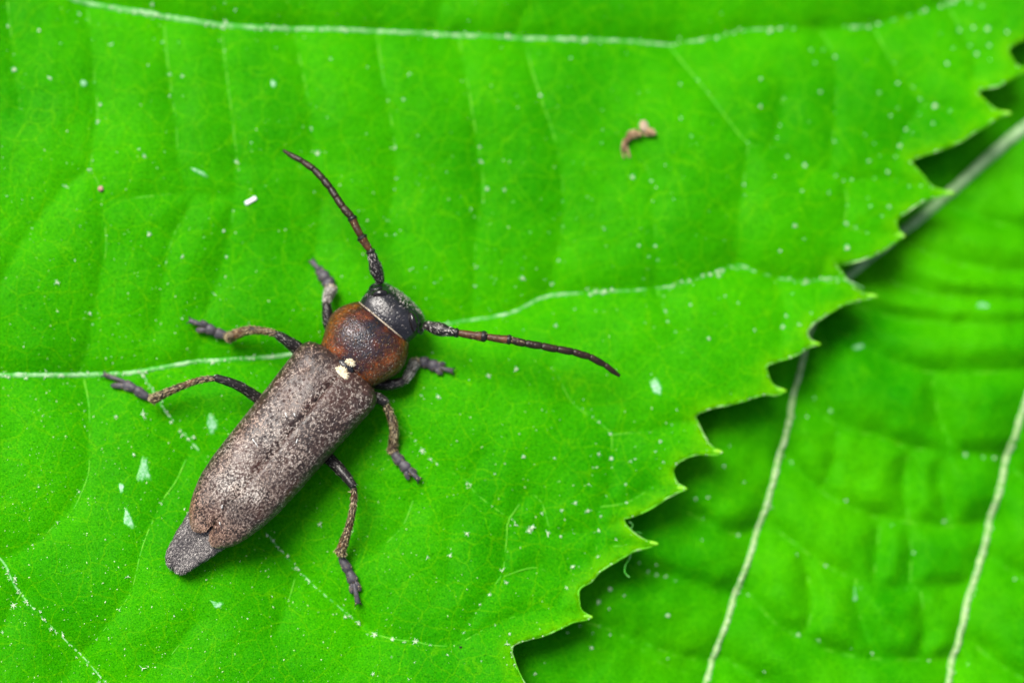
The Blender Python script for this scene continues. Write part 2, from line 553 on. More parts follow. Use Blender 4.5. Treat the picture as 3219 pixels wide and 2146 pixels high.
# starry hairs
def star_mesh(name, arms, L, r, seed, mat):
    rr = random.Random(seed)
    parts = []
    for i in range(arms):
        t = 2 * math.pi * i / arms + rr.uniform(-.3, .3)
        e = rr.uniform(0.15, 0.75)
        l = L * rr.uniform(0.6, 1.1)
        d = Vector((math.cos(t) * math.cos(e), math.sin(t) * math.cos(e), math.sin(e)))
        mid = d * l * 0.55 + Vector((0, 0, 0.1 * l))
        parts.append(tube_data([Vector((0, 0, 0.01)), mid, d * l], [r, r * 0.8, r * 0.25], 4, caps=False))
    v, f = join(parts)
    me = bpy.data.meshes.new(name)
    me.from_pydata([tuple(q) for q in v], [], f)
    me.materials.append(mat)
    return me


STARS = [star_mesh("star_hair", (3, 5, 6, 7, 8, 9, 4, 10)[k % 8], 0.10 + 0.012 * (k % 5), 0.0105 + 0.0015 * (k % 3), 40 + k, M_hairw) for k in range(12)]
SPOTS = Q(4, [(388, 317), (532, 343), (390, 390), (195, 340), (655, 338), (178, 668), (265, 832), (150, 932), (75, 1110), (80, 1150), (70, 1085), (187, 1240), (195, 1270),
              (255, 1333), (318, 1393), (350, 1450), (402, 1483), (430, 1525), (487, 1560), (548, 1235), (445, 1368), (10, 1335), (62, 1210), (1138, 1272), (1325, 1190), (800, 1260),
              (1250, 1170), (1470, 838), (585, 1078), (785, 370), (838, 430), (880, 485), (655, 1500), (125, 1195), (290, 1345), (615, 520), (555, 685), (740, 740), (363, 690),
              (20, 158), (75, 155), (120, 170), (210, 160), (270, 155), (350, 160), (365, 145), (445, 155), (620, 140), (690, 125), (735, 125), (800, 110), (840, 110), (890, 95),
              (945, 90), (1070, 80), (1130, 75), (1190, 70), (1250, 68), (1300, 62)])
SPOTS += Q(5, [(418, 52), (770, 82), (805, 130), (675, 158), (588, 175), (445, 253), (370, 248), (965, 120), (1065, 282), (1110, 308), (1155, 345), (1185, 370), (1235, 425), (1415, 418),
               (1518, 382), (1465, 460), (1350, 483), (1445, 505), (1480, 552), (1330, 550), (1350, 540), (1145, 525), (1180, 515), (980, 535), (1240, 535), (1242, 578), (835, 527), (705, 607),
               (340, 455), (370, 500), (440, 562), (408, 543), (575, 655), (595, 660), (1135, 655), (1305, 655), (1430, 670), (1215, 708), (1310, 740), (1075, 740), (1012, 775), (1130, 778),
               (1190, 803), (922, 790), (785, 815), (797, 840), (860, 868), (880, 852), (1010, 895), (1068, 880), (1180, 868), (950, 880), (1260, 908), (1178, 988), (1065, 1035),
               (395, 990), (500, 985), (738, 1053), (757, 1105), (680, 1160), (635, 1207), (620, 1245), (588, 1300), (563, 1335), (705, 1302), (1035, 1128), (772, 1342), (762, 1388), (490, 1437),
               (335, 1472), (228, 1447), (340, 1378), (235, 1368), (120, 1345), (155, 1345), (75, 1295), (290, 1378), (405, 1393), (145, 1525), (310, 1550), (645, 1465), (1540, 315), (577, 883)])
SPOTS += Q(1, [(35, 120), (180, 140), (275, 200), (65, 320), (230, 358), (65, 250), (365, 65), (400, 90), (510, 205), (745, 195), (820, 195), (780, 342), (835, 350), (680, 300), (435, 380),
               (460, 480), (448, 560), (640, 685), (662, 715), (780, 440), (805, 528), (1030, 235), (1270, 220), (1518, 272), (1430, 590), (1155, 655), (1195, 688), (1458, 705), (1088, 745),
               (412, 780), (300, 855), (425, 738), (32, 900), (102, 917), (368, 1040), (490, 1080), (1072, 970), (1028, 1060), (935, 1088), (685, 1075), (345, 1195), (262, 1297),
               (838, 1180), (1040, 1180), (730, 1222), (1008, 1308), (985, 1350), (425, 1490), (415, 1440), (838, 1463), (1360, 1475), (1220, 855), (1443, 882), (1080, 48), (1033, 18), (700, 20)])
SPOTS += Q(2, [(120, 308), (215, 462), (285, 457), (310, 338), (250, 680), (252, 820), (245, 870), (215, 1012), (248, 1078), (80, 970), (638, 675), (642, 745), (668, 870), (748, 873), (652, 927),
               (598, 962), (485, 792), (1053, 268), (1310, 245), (1367, 425), (1555, 388), (1200, 598), (1197, 660), (1558, 545), (912, 440), (1017, 925), (1020, 1040), (1205, 1053),
               (1340, 812), (1425, 830), (1430, 925), (1525, 913), (998, 1195), (965, 1305), (935, 1285), (832, 1277), (620, 1227), (615, 1315), (428, 1300), (387, 1228), (328, 1232), (1367, 1127),
               (1445, 1130), (1452, 1192), (1412, 1180), (985, 1495), (835, 1515), (1487, 1423), (1500, 1475), (1535, 1525), (585, 98), (335, 1320)])
SPOTS += Q(3, [(70, 370), (118, 430), (300, 655), (410, 675), (480, 720), (560, 760), (705, 810), (775, 825), (882, 820), (980, 828), (1040, 855), (588, 230), (645, 230), (700, 262), (610, 290),
               (845, 280), (970, 288), (358, 362), (632, 425), (902, 425), (988, 385), (1060, 400), (1090, 455), (465, 452), (355, 490), (702, 520), (955, 532), (985, 497), (1158, 490), (1088, 525),
               (1228, 512), (1150, 567), (448, 578), (582, 560), (435, 635), (695, 650), (838, 620), (880, 660), (1025, 595), (1052, 608), (997, 668), (905, 716), (855, 740), (978, 720),
               (943, 790), (425, 812), (548, 875), (670, 885), (285, 898), (757, 945), (850, 910), (862, 947), (948, 950), (915, 993), (752, 1027), (795, 1045), (848, 1072), (515, 1037),
               (557, 1097), (447, 1153), (755, 1137), (40, 628), (195, 1360), (255, 1390), (35, 1400), (505, 1350), (590, 1437), (535, 1490), (458, 1500), (475, 1450), (330, 1515), (120, 1555),
               (565, 1297), (675, 1295), (635, 1277), (425, 1295), (165, 1265), (65, 1285), (1185, 155), (1270, 140), (1335, 130), (1400, 135), (1320, 210), (1408, 210), (1350, 248), (1240, 222),
               (1215, 293), (1412, 275), (1490, 148), (1375, 30), (1315, 12)])
TOOTH_HID = lambda x, y: 900 < x < 1290 and 1000 < y < 1250
SPOTS = [q for q in SPOTS if not TOOTH_HID(*q)]
pos = on_leaf_many(SPOTS, 0.01)
extra = []
for i, p in enumerate(pos):
    s = (0.45 + 0.95 * rng.random() ** 1.4) * (1.0 if p.z > -1.6 else 0.72)
    if i < 298:
        o = bpy.data.objects.new("star_hair", STARS[i * 7 % 12])
        COL.objects.link(o)
        o.parent = leaf
        o.location = p
        o.rotation_euler = (rng.gauss(0, .35), rng.gauss(0, .35), rng.uniform(0, 6.28))
        o.scale = (s, s * rng.uniform(.6, 1.1), s)
    else:
        extra.append((p, s, rng.uniform(0, 6.28)))


def scatter_mesh(items, name, parent, mat):
    V, F = [], []
    for k, (p, s, rz) in enumerate(items):
        me = STARS[k * 5 % 12]
        c, sn = math.cos(rz), math.sin(rz)
        o = len(V)
        V += [(p.x + s * (c * q.co.x - sn * q.co.y), p.y + s * (sn * q.co.x + c * q.co.y), p.z + s * q.co.z) for q in me.vertices]
        F += [tuple(i + o for i in q.vertices) for q in me.polygons]
    o = mk(name, V, F, mat, parent)
    o["kind"] = "stuff"
    return o


# tufts along the big veins, fringes in the notches
tuft = []
for k, (p, r0, r1) in enumerate(MAJOR):
    sp = spline([Vector((*q, 0)) for q in flat_xy(p)], 0.14)
    for q in sp:
        if noise.noise(q * 0.9 + Vector((0, 0, k))) > -0.12 and rng.random() < 0.85:
            tuft.append((q.x + rng.gauss(0, .055), q.y + rng.gauss(0, .055), rng.uniform(.25, .9)))
for p in min_xy:
    for q in p:
        if rng.random() < 0.06:
            tuft.append((q[0], q[1], rng.uniform(.2, .5)))
for i, q in enumerate(mp):
    if rng.random() < 0.16:
        tuft.append((q[0] - 0.03, q[1], rng.uniform(.15, .5)))
tz = H1([(a, b) for a, b, _ in tuft])
extra += [(Vector((a, b, z + 0.05)), s, rng.uniform(0, 6.28)) for (a, b, s), z in zip(tuft, tz)]
scatter_mesh(extra, "hair_tufts", leaf, M_hairw)

# pollen-sized grains
gv, gf = [], []
gx = []


def in_poly(x, y, poly):
    c = False
    for (ax, ay), (bx, by) in zip(poly, poly[1:] + poly[:1]):
        if (ay > y) != (by > y) and x < (bx - ax) * (y - ay) / (by - ay) + ax:
            c = not c
    return c


while len(gx) < 1700:
    px, py = rng.uniform(-150, 2300), rng.uniform(0, 2250)
    if not in_poly(px + 12, py + 12, OUT1):
        continue
    w = 0.15 + 0.85 * max(0, min(1, (py - 300) / 1500)) * max(0.2, 1 - px / 2200)
    if rng.random() < w:
        gx.append((px, py))
gp = on_leaf_many(gx, 0.006)
for p in gp:
    r = 0.010 + 0.018 * rng.random() ** 3
    o = len(gv)
    e = rng.uniform(1, 2.2)
    t = rng.uniform(0, 6.28)
    c, sn = math.cos(t), math.sin(t)
    for x, y, z in ((1, 0, 0), (-1, 0, 0), (0, 1, 0), (0, -1, 0), (0, 0, 1), (0, 0, -1)):
        gv.append((p.x + r * (x * e * c - y * sn), p.y + r * (x * e * sn + y * c), p.z + r * z))
    for a, b in ((0, 2), (2, 1), (1, 3), (3, 0)):
        gf += [(o + a, o + b, o + 4), (o + b, o + a, o + 5)]
o = mk("pale_grains", gv, gf, M_speck, leaf)
o["kind"] = "stuff"


# pale patches on the skin: scraped windows, and sky sheen put into colour
def scrape_sheen(cx, cy, pts, parent=leaf, Hf=None, z0=None, lift=0.012):
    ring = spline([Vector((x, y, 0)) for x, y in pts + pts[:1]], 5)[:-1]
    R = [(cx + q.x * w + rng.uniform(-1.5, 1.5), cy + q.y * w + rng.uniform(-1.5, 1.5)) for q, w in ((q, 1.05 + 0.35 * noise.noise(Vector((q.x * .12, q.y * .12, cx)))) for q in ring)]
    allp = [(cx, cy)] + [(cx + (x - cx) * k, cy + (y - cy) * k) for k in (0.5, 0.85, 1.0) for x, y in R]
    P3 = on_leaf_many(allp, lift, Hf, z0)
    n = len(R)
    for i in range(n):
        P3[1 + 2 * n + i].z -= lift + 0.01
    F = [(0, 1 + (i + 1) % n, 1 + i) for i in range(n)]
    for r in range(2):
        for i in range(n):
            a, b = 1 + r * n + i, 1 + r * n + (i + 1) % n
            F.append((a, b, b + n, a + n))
    return mk("scrape_sheen_mark", P3, F, M_scrape_sheen, parent, attrs={"rim": [0.0] + [0.1] * n + [0.55] * n + [1.0] * n})


scrape_sheen(452, 1478, [(-3, -42), (10, -38), (16, -5), (26, 34), (4, 36), (-22, 30), (-14, -10)])
scrape_sheen(664, 1334, [(-4, -36), (8, -30), (22, -2), (8, 32), (-2, 34), (-14, 4), (-14, -20)])
scrape_sheen(401, 1629, [(-8, -34), (4, -26), (18, 6), (22, 34), (0, 26), (-14, 4)])
scrape_sheen(680, 1899, [(-20, -12), (4, -8), (22, -6), (16, 8), (-4, 12)])
scrape_sheen(382, 1535, [(-10, -18), (6, -14), (8, 8), (-2, 20), (-8, 4)])
scrape_sheen(262, 262, [(0, 0)] if False else [(-12, -8), (10, -10), (14, 6), (-6, 10)])
scrape_sheen(858, 262, [(-6, -14), (8, -8), (10, 12), (-6, 12)])
scrape_sheen(2062, 1218, [(-22, -24), (6, -30), (20, 2), (14, 24), (-10, 14)])  # sheen on the blade, painted as a pale patch
scrape_sheen(620, 538, [(-24, -10), (0, -8), (30, 10), (38, 24), (6, 10)])

# the loose curled hairs at the margin
pts = [on_leaf(1983, 1740, -.12), on_leaf(1978, 1756, -.3), on_leaf(1966, 1776, -.4), on_leaf(1964, 1797, -.4), on_leaf(1972, 1808, -.35), on_leaf(1979, 1813, -.3)]
v, f = tube_data(spline(pts, 0.05), [0.021] * len(spline(pts, 0.05)), 6)
mk("curled_hair", v, f, M_vein, leaf)
for a, b, c in (((1978, 1640), (1990, 1648), (1982, 1663)), ((1990, 1672), (2005, 1672), (2016, 1675))):
    sp = spline([on_leaf(*a, -.03), on_leaf(*b, -.1), on_leaf(*c, -.12)], 0.05)
    v, f = tube_data(sp, [0.015] * len(sp), 5)
    mk("curled_hair", v, f, M_vein, leaf)

# ------------------------------------------------------------------ the leaf behind
DROP = 1.6


def back_pt(px, py):
    z = -4.0
    for _ in range(4):
        p = P(px, py, z)
        z = plane_z(p.x, p.y) - DROP
    return P(px, py, z)


RIB1 = [(2600, 930), (2552, 1040)] + Q(6, [(572, 10), (562, 60), (545, 130), (510, 270), (480, 430), (440, 560), (400, 720), (360, 850), (310, 1000), (260, 1130), (210, 1290), (170, 1390), (120, 1560), (90, 1640)])
RIB2 = [(3330, 900), (3270, 1120)] + Q(6, [(1568, 310), (1530, 450), (1490, 600), (1450, 750), (1410, 920), (1360, 1080), (1320, 1200), (1290, 1330), (1250, 1480), (1225, 1580), (1205, 1680)])
RIB0 = Q(3, [(640, 1360), (770, 1262), (870, 1180), (1000, 1075), (1180, 932), (1270, 850), (1400, 730), (1568, 590), (1800, 420)])
RIBS = [(RIB1, .10, .088), (RIB2, .11, .10), (RIB0, .14, .23)]
CROSS = [Q(6, a) for a in (
    [(440, 870), (640, 1020), (780, 1090), (880, 1130), (1050, 1140), (1300, 1130)], [(545, 250), (700, 380), (900, 440), (1050, 490), (1250, 510), (1500, 530)],
    [(480, 540), (640, 690), (760, 760), (920, 820), (1050, 835), (1250, 855), (1420, 840)], [(310, 1160), (420, 1290), (560, 1370), (700, 1430), (900, 1460), (1260, 1470)],
    [(590, -100), (760, -30), (880, 50), (950, 80), (1080, 130), (1250, 150), (1600, 130)], [(0, 770), (100, 830), (250, 890), (350, 860)], [(0, 1100), (120, 1150), (240, 1170)],
    [(-200, 1380), (0, 1460), (150, 1480)], [(1430, 1000), (1568, 1090), (1700, 1180)], [(1340, 1390), (1450, 1480), (1600, 1570)], [(1480, 560), (1600, 640)],
    [(-400, 900), (-200, 1060), (-40, 1090)], [(-560, 1260), (-300, 1340), (-100, 1480), (100, 1560)], [(200, 1460), (340, 1560), (500, 1640)], [(1050, 500), (1030, 660), (1050, 830)],
    [(720, 380), (700, 560), (640, 690)], [(1200, 510), (1200, 680), (1250, 850)], [(920, 830), (900, 980), (880, 1130)], [(1150, 150), (1180, 330), (1250, 510)], [(1050, 840), (1060, 1000), (1050, 1140)],
    [(560, 1000), (600, 1200), (560, 1370)], [(800, 1100), (820, 1280), (900, 1460)], [(1100, 1140), (1120, 1320), (1100, 1470)])]
CROSS += [Q(3, a) for a in ([(700, 1330), (850, 1420), (1050, 1470), (1300, 1490), (1600, 1480)], [(1000, 1080), (1150, 1170), (1350, 1230), (1600, 1250)], [(1200, 920), (1350, 1000), (1600, 1060)],
                            [(860, 1190), (980, 1300), (1200, 1360), (1600, 1380)], [(700, 1330), (640, 1500), (680, 1620)])]


def flat2(pts):
    return [tuple(back_pt(x, y)[:2]) for x, y in pts]


rib_xy = [[tuple(v[:2]) for v in spline([Vector((*q, 0)) for q in flat2(p)], 0.5)] for p, _, _ in RIBS]
crs_xy = [[tuple(v[:2]) for v in spline([Vector((*q, 0)) for q in flat2(p)], 0.5)] for p in CROSS]
A3, B3 = segs(rib_xy)
A4, B4 = segs(crs_xy)


def H2(xy):
    xy = np.asarray(xy, dtype=float).reshape(-1, 2)
    d3, d4 = seg_dist(xy, A3, B3), seg_dist(xy, A4, B4)
    z = plane_z(xy[:, 0], xy[:, 1]) - DROP
    z += 0.60 * (1 - np.exp(-d3 / 0.9)) - 0.5
    z += 0.48 * (1 - np.exp(-(d4 / 0.45) ** 1.3)) - 0.38
    return z + undul(xy, 0.2, 0.5, 21.7) + undul(xy, 0.8, 0.18, 25.1) + undul(xy, 1.7, 0.09, 27.1)


out2 = [(900, 1500), (1150, 900), (1700, 300), (2400, -250), (3200, -650), (4100, -700), (4800, -100), (5100, 800), (4950, 1900), (4400, 2800), (3500, 3300), (2500, 3250), (1700, 2900), (1150, 2300)]
sp2 = spline([Vector((x, y, 0)) for x, y in out2 + out2[:1]], 60)[:-1]
o2 = [(p.x + (p.x - 3000) / 2000 * ((i % 5) * 22), p.y + (p.y - 1300) / 2000 * ((i % 5) * 22)) for i, p in enumerate(sp2)]
back = blade("leaf", flat2(o2), H2, M_leaf2, (-1.0, 17.8, -11.9, 11.6), 0.17, 0.6)
tag(back, "blurred green leaf with straight pale ribs lying lower, behind the toothed edge", "leaf")
for (p, r0, r1), nm in zip(RIBS, ("rib", "rib", "midrib")):
    vein_obj(spline([Vector((*q, 0)) for q in flat2(p)], 0.12), r0, r1, M_midrib if nm == "midrib" else M_rib, back, H2, 0.75, nm, 0.4 if nm == "rib" else 0.15, 9)
for p in CROSS:
    vein_obj(spline([Vector((*q, 0)) for q in flat2(p)], 0.25), 0.03, 0.02, M_veinlet, back, H2, 0.0)
BSP = Q(6, [(215, 480), (190, 572), (282, 645), (60, 720), (115, 715), (95, 815), (88, 910), (500, 555), (680, 318), (605, 260), (570, 345), (750, 730), (962, 843), (1225, 508), (1298, 520), (1380, 530),
            (300, 1162), (255, 890), (525, 978), (655, 1030), (625, 1370), (530, 1345), (375, 1515), (1130, 1465), (775, 1410), (870, 1430), (1060, 970), (1200, 825), (1430, 535), (1525, 1090), (1310, 1480)])
BSP += Q(5, [(1447, 1025), (1370, 1015), (1410, 1055), (1447, 1070), (1490, 1080), (1535, 1097), (1235, 1135), (1300, 1165), (1230, 1225), (1182, 1195), (1500, 1255), (1095, 1305), (1187, 1310), (1155, 1340),
             (1235, 1345), (1040, 1335), (1500, 1455), (935, 1475), (890, 1525), (1150, 1405)])
for i, p in enumerate(on_leaf_many(BSP, 0.01, H2, back_pt)):
    o = bpy.data.objects.new("star_hair", STARS[i * 7 % 12])
    COL.objects.link(o)
    o.parent = back
    o.location = p
    s = rng.uniform(0.4, 0.85)
    o.rotation_euler, o.scale = (0, 0, rng.uniform(0, 6.28)), (s, s, s)
ex2 = []
for p, _, _ in RIBS[:2]:
    for q in spline([Vector((*w, 0)) for w in flat2(p)], 0.09):
        if rng.random() < 0.9:
            ex2.append((q.x + rng.gauss(0, .05), q.y + rng.gauss(0, .05), rng.uniform(.3, .8)))
zz = H2([(a, b) for a, b, _ in ex2])
scatter_mesh([(Vector((a, b, z + 0.16)), s, rng.uniform(0, 6.28)) for (a, b, s), z in zip(ex2, zz)], "hair_tufts", back, M_hairw)
scrape_sheen(2697, 1090, [(-18, -2), (-4, -8), (20, -8), (14, 6), (-10, 9)], back, H2, back_pt)  # pale sheen on the lower leaf, painted in as a patch
scrape_sheen(3090, 958, [(-20, -10), (0, -6), (22, 4), (8, 10), (-14, 8)], back, H2, back_pt)  # sheen again, put in as a coloured patch
scrape_sheen(2692, 1866, [(-6, -22), (14, -18), (6, 0), (0, 22), (-8, 20)], back, H2, back_pt)

# ------------------------------------------------------------------ the beetle
TX, TY, AX, AY, VX, VY = 547.0, 1776.0, 0.635, -0.772, 0.772, 0.635     # body axis (tail to head) and the direction to its right side


def B(s, v, z):
    return plane_pt(TX + s * AX + v * VX, TY + s * AY + v * VY, z)


HEAD_DIR = (B(1000, 18, 0) - B(100, 18, 0)).normalized()
UP = Vector((SLOPE * GX, SLOPE * GY, 1)).normalized()
SIDE = HEAD_DIR.cross(UP).normalized()


def chitin(name, stops, scale, rough, pits, spec=0.5, dist=0.05):
    m, nt, b = new_mat(name)
    oc = objco(nt)
    n = noise_n(nt, scale, 4, 0.6, oc)
    nt.links.new(ramp(nt, n.outputs[0], stops), b.inputs["Base Color"])
    b.inputs["Roughness"].default_value = rough
    b.inputs["Specular IOR Level"].default_value = spec
    v = N(nt, "ShaderNodeTexVoronoi", Scale=pits)
    nt.links.new(oc, v.inputs["Vector"])
    h = ramp(nt, v.outputs["Distance"], [(0.0, (0, 0, 0)), (0.45, (1, 1, 1))])
    f = noise_n(nt, 22, 2, 0.6, oc)
    hb = N(nt, "ShaderNodeMath", operation='MULTIPLY_ADD')
    hb.inputs[1].default_value = 0.5
    nt.links.new(f.outputs[0], hb.inputs[0])
    nt.links.new(h, hb.inputs[2])
    bump(nt, b, hb.outputs[0], 0.7, dist)
    return m


M_elytra = chitin("elytra_brown", [(0.3, (0.014, 0.009, 0.009)), (0.5, (0.036, 0.020, 0.017)), (0.7, (0.070, 0.026, 0.018))], 0.9, 0.38, 9.5, 0.5, 0.025)
M_prono = chitin("pronotum_rust", [(0.36, (0.022, 0.012, 0.016)), (0.47, (0.085, 0.022, 0.014)), (0.60, (0.22, 0.060, 0.012))], 0.75, 0.30, 11, 0.6, 0.02)
_nt = M_prono.node_tree
_nt.nodes["Principled BSDF"].inputs["Coat Weight"].default_value = 0.28
_nt.nodes["Principled BSDF"].inputs["Coat Roughness"].default_value = 0.32
_nt.nodes["Principled BSDF"].inputs["Coat Tint"].default_value = (0.75, 0.8, 1.0, 1)
_a = attr(_nt, "rust")
_nz = noise_n(_nt, 2.2, 4, 0.65, objco(_nt))
_ad = N(_nt, "ShaderNodeMath", operation='MULTIPLY_ADD')
_ad.inputs[1].default_value = 1.2
_nt.links.new(_nz.outputs[0], _ad.inputs[0])
_nt.links.new(_a, _ad.inputs[2])
_nt.links.new(ramp(_nt, _ad.outputs[0], [(0.48, (0.008, 0.007, 0.012)), (0.64, (0.032, 0.009, 0.011)), (0.76, (0.10, 0.020, 0.007)), (0.94, (0.28, 0.068, 0.006))]), _nt.nodes["Principled BSDF"].inputs["Base Color"])
M_head = chitin("head_black", [(0.35, (0.007, 0.007, 0.009)), (0.65, (0.016, 0.016, 0.022))], 2.0, 0.27, 10, 0.6, 0.014)
M_dark = chitin("leg_black", [(0.35, (0.008, 0.007, 0.007)), (0.65, (0.016, 0.013, 0.013))], 3.0, 0.34, 12, 0.4, 0.012)
M_tarsus = chitin("tarsus_grey", [(0.35, (0.035, 0.032, 0.040)), (0.65, (0.085, 0.080, 0.095))], 4.0, 0.45, 14, 0.4, 0.008)
M_tibia = chitin("tibia_brown", [(0.40, (0.020, 0.014, 0.011)), (0.58, (0.050, 0.028, 0.016)), (0.70, (0.22, 0.075, 0.016))], 1.6, 0.5, 12, 0.4, 0.02)
M_ant_or = chitin("antenna_rust", [(0.35, (0.032, 0.012, 0.006)), (0.65, (0.115, 0.040, 0.010))], 3.0, 0.45, 14, 0.45, 0.015)
M_ant = chitin("antenna_brown", [(0.35, (0.012, 0.007, 0.005)), (0.65, (0.036, 0.017, 0.010))], 3.0, 0.36, 14, 0.4, 0.015)
M_eye = simple_mat("eye_black", (0.006, 0.005, 0.006), (0.012, 0.010, 0.012), 6, 0.16, 0.6, 0.15, 0.01)
M_abd = chitin("abdomen_grey", [(0.35, (0.022, 0.020, 0.022)), (0.65, (0.055, 0.050, 0.052))], 2.0, 0.5, 9, 0.4, 0.03)
M_cream = simple_mat("cream_scales", (0.62, 0.50, 0.30), (0.85, 0.77, 0.56), 12, 0.6, 0.3, 0.4, 0.02)


def hair_mat(name, stops):
    m, nt, b = new_mat(name)
    nt.links.new(ramp(nt, attr(nt, "tone"), stops), b.inputs["Base Color"])
    b.inputs["Roughness"].default_value = 0.45
    b.inputs["Specular IOR Level"].default_value = 0.45
    return m


M_h_ely = hair_mat("pubescence_grey", [(0.0, (0.035, 0.022, 0.018)), (0.3, (0.13, 0.090, 0.072)), (0.6, (0.29, 0.228, 0.195)), (0.85, (0.47, 0.40, 0.35)), (1.0, (0.78, 0.73, 0.66))])
M_h_pro = hair_mat("pubescence_rust", [(0.0, (0.03, 0.012, 0.008)), (0.5, (0.13, 0.06, 0.025)), (0.85, (0.36, 0.27, 0.18)), (1.0, (0.6, 0.52, 0.42))])
M_h_wht = hair_mat("pubescence_white", [(0.0, (0.06, 0.055, 0.055)), (0.5, (0.30, 0.27, 0.26)), (1.0, (0.80, 0.76, 0.68))])
M_h_leg = hair_mat("pubescence_dark", [(0.0, (0.012, 0.011, 0.012)), (0.6, (0.07, 0.062, 0.06)), (1.0, (0.50, 0.47, 0.43))])
M_h_gold = hair_mat("pubescence_gold", [(0.0, (0.05, 0.03, 0.014)), (0.5, (0.20, 0.14, 0.06)), (1.0, (0.60, 0.50, 0.28))])


_nt = M_h_ely.node_tree
_b = _nt.nodes["Principled BSDF"]
_src = _b.inputs["Base Color"].links[0].from_socket
_w = attr(_nt, "warm")
_nt.links.new(mixc(_nt, _w, _src, mixc(_nt, 1.0, _src, (1.0, 0.62, 0.42), 'MULTIPLY')), _b.inputs["Base Color"])


def hairs(name, host, count, length, width, mat, comb, lift=0.25, seed=1, minz=-0.2, spread=0.45, tone=None, fac=None, warm=None):
    """short flattened hairs rooted on the host's faces, each one geometry"""
    r = np.random.default_rng(seed)
    me = host.data
    me.calc_loop_triangles()
    co = np.array([v.co for v in me.vertices])
    tri = np.array([t.vertices for t in me.loop_triangles])
    p0, p1, p2 = co[tri[:, 0]], co[tri[:, 1]], co[tri[:, 2]]
    nn = np.cross(p1 - p0, p2 - p0)
    ar = np.linalg.norm(nn, axis=1)
    nn = nn / np.maximum(ar, 1e-9)[:, None]
    w = ar * (nn[:, 2] > minz)
    idx = r.choice(len(tri), count, p=w / w.sum())
    u, v = r.random(count), r.random(count)
    k = u + v > 1
    u[k], v[k] = 1 - u[k], 1 - v[k]
    base = p0[idx] + (p1 - p0)[idx] * u[:, None] + (p2 - p0)[idx] * v[:, None]
    nrm = nn[idx]
    if fac is not None:
        keep = r.random(count) < fac(base)
        base, nrm = base[keep], nrm[keep]
        count = len(base)
    cb = comb(base) if callable(comb) else np.tile(np.array(comb), (count, 1))
    d = cb + r.normal(0, spread, (count, 3))
    d -= nrm * (d * nrm).sum(1)[:, None]
    d /= np.linalg.norm(d, axis=1)[:, None] + 1e-9
    L = length * r.uniform(0.55, 1.3, count)[:, None]
    sd_ = np.cross(nrm, d)
    wd_ = width * r.uniform(0.6, 1.3, count)[:, None] * 0.5
    q0 = base - nrm * 0.01
    q1 = base + d * L * 0.5 + nrm * L * lift
    q2 = base + d * L + nrm * L * lift * 0.9
    V = np.stack([q0 - sd_ * wd_, q0 + sd_ * wd_, q1 - sd_ * wd_, q1 + sd_ * wd_, q2], 1).reshape(-1, 3)
    o = np.arange(count)[:, None] * 5
    F = [tuple(x) for x in np.concatenate([o + [0, 1, 3], o + [0, 3, 2], o + [2, 3, 4]], 1).reshape(-1, 3).tolist()]
    t = tone(base, r) if tone else r.random(count)
    at = {"tone": np.repeat(np.clip(t, 0, 1), 5)}
    if warm:
        at["warm"] = np.repeat(np.clip(warm(base), 0, 1), 5)
    return_ = mk(name, V.tolist(), F, mat, host, smooth=False, attrs=at)
    return_["kind"] = "stuff"
    return return_


beetle = bpy.data.objects.new("beetle", None)
beetle.location = B(500, 18, 0)
COL.objects.link(beetle)
beetle.empty_display_size = 2
tag(beetle, "greyish brown longhorn beetle with rusty pronotum standing on the toothed leaf", "beetle")


def loft(rings, close_ring=True, cap0=True, cap1=True):
    n = len(rings[0])
    V = [p for r in rings for p in r]
    F = []
    for i in range(len(rings) - 1):
        for j in range(n if close_ring else n - 1):
            a, b = i * n + j, i * n + (j + 1) % n
            F.append((a, a + n, b + n, b))
    if cap0:
        F.append(tuple(range(n)))
    if cap1:
        F.append(tuple(range((len(rings) - 1) * n, len(rings) * n))[::-1])
    return V, F


def sup(t, e):
    c, s = math.cos(t), math.sin(t)
    return math.copysign(abs(c) ** e, c), math.copysign(abs(s) ** e, s)


def body_ring(s, c, w, zm, up, dn, n=36, e=0.85):
    out = []
    for j in range(n):
        t = 2 * math.pi * j / n
        x, y = sup(t, e)
        out.append(B(s, c + w * x, zm + (up if y > 0 else dn) * y))
    return out


def stations(a, b, step):
    m = max(2, int(abs(b - a) / step))
    return [a + (b - a) * i / m for i in range(m + 1)]


# abdomen and thorax
def ab(s):
    c = lerp_table([(-14, 4), (0, 5), (22, 2), (87, 6), (135, 10), (200, 15), (820, 20)], s)
    w = lerp_table([(-14, 16), (-11, 27), (-4, 38), (3, 43), (22, 50), (87, 68), (135, 78), (200, 92), (400, 110), (700, 118), (790, 105), (830, 70)], s)
    zt = lerp_table([(-14, .62), (-11, .74), (-4, .80), (5, .83), (22, .86), (87, 1.02), (135, 1.12), (200, 1.2), (800, 1.4)], s)
    zb = lerp_table([(-14, .42), (-8, .3), (3, .22), (30, .16), (200, .2), (800, .3)], s)
    return c, w, zt, zb


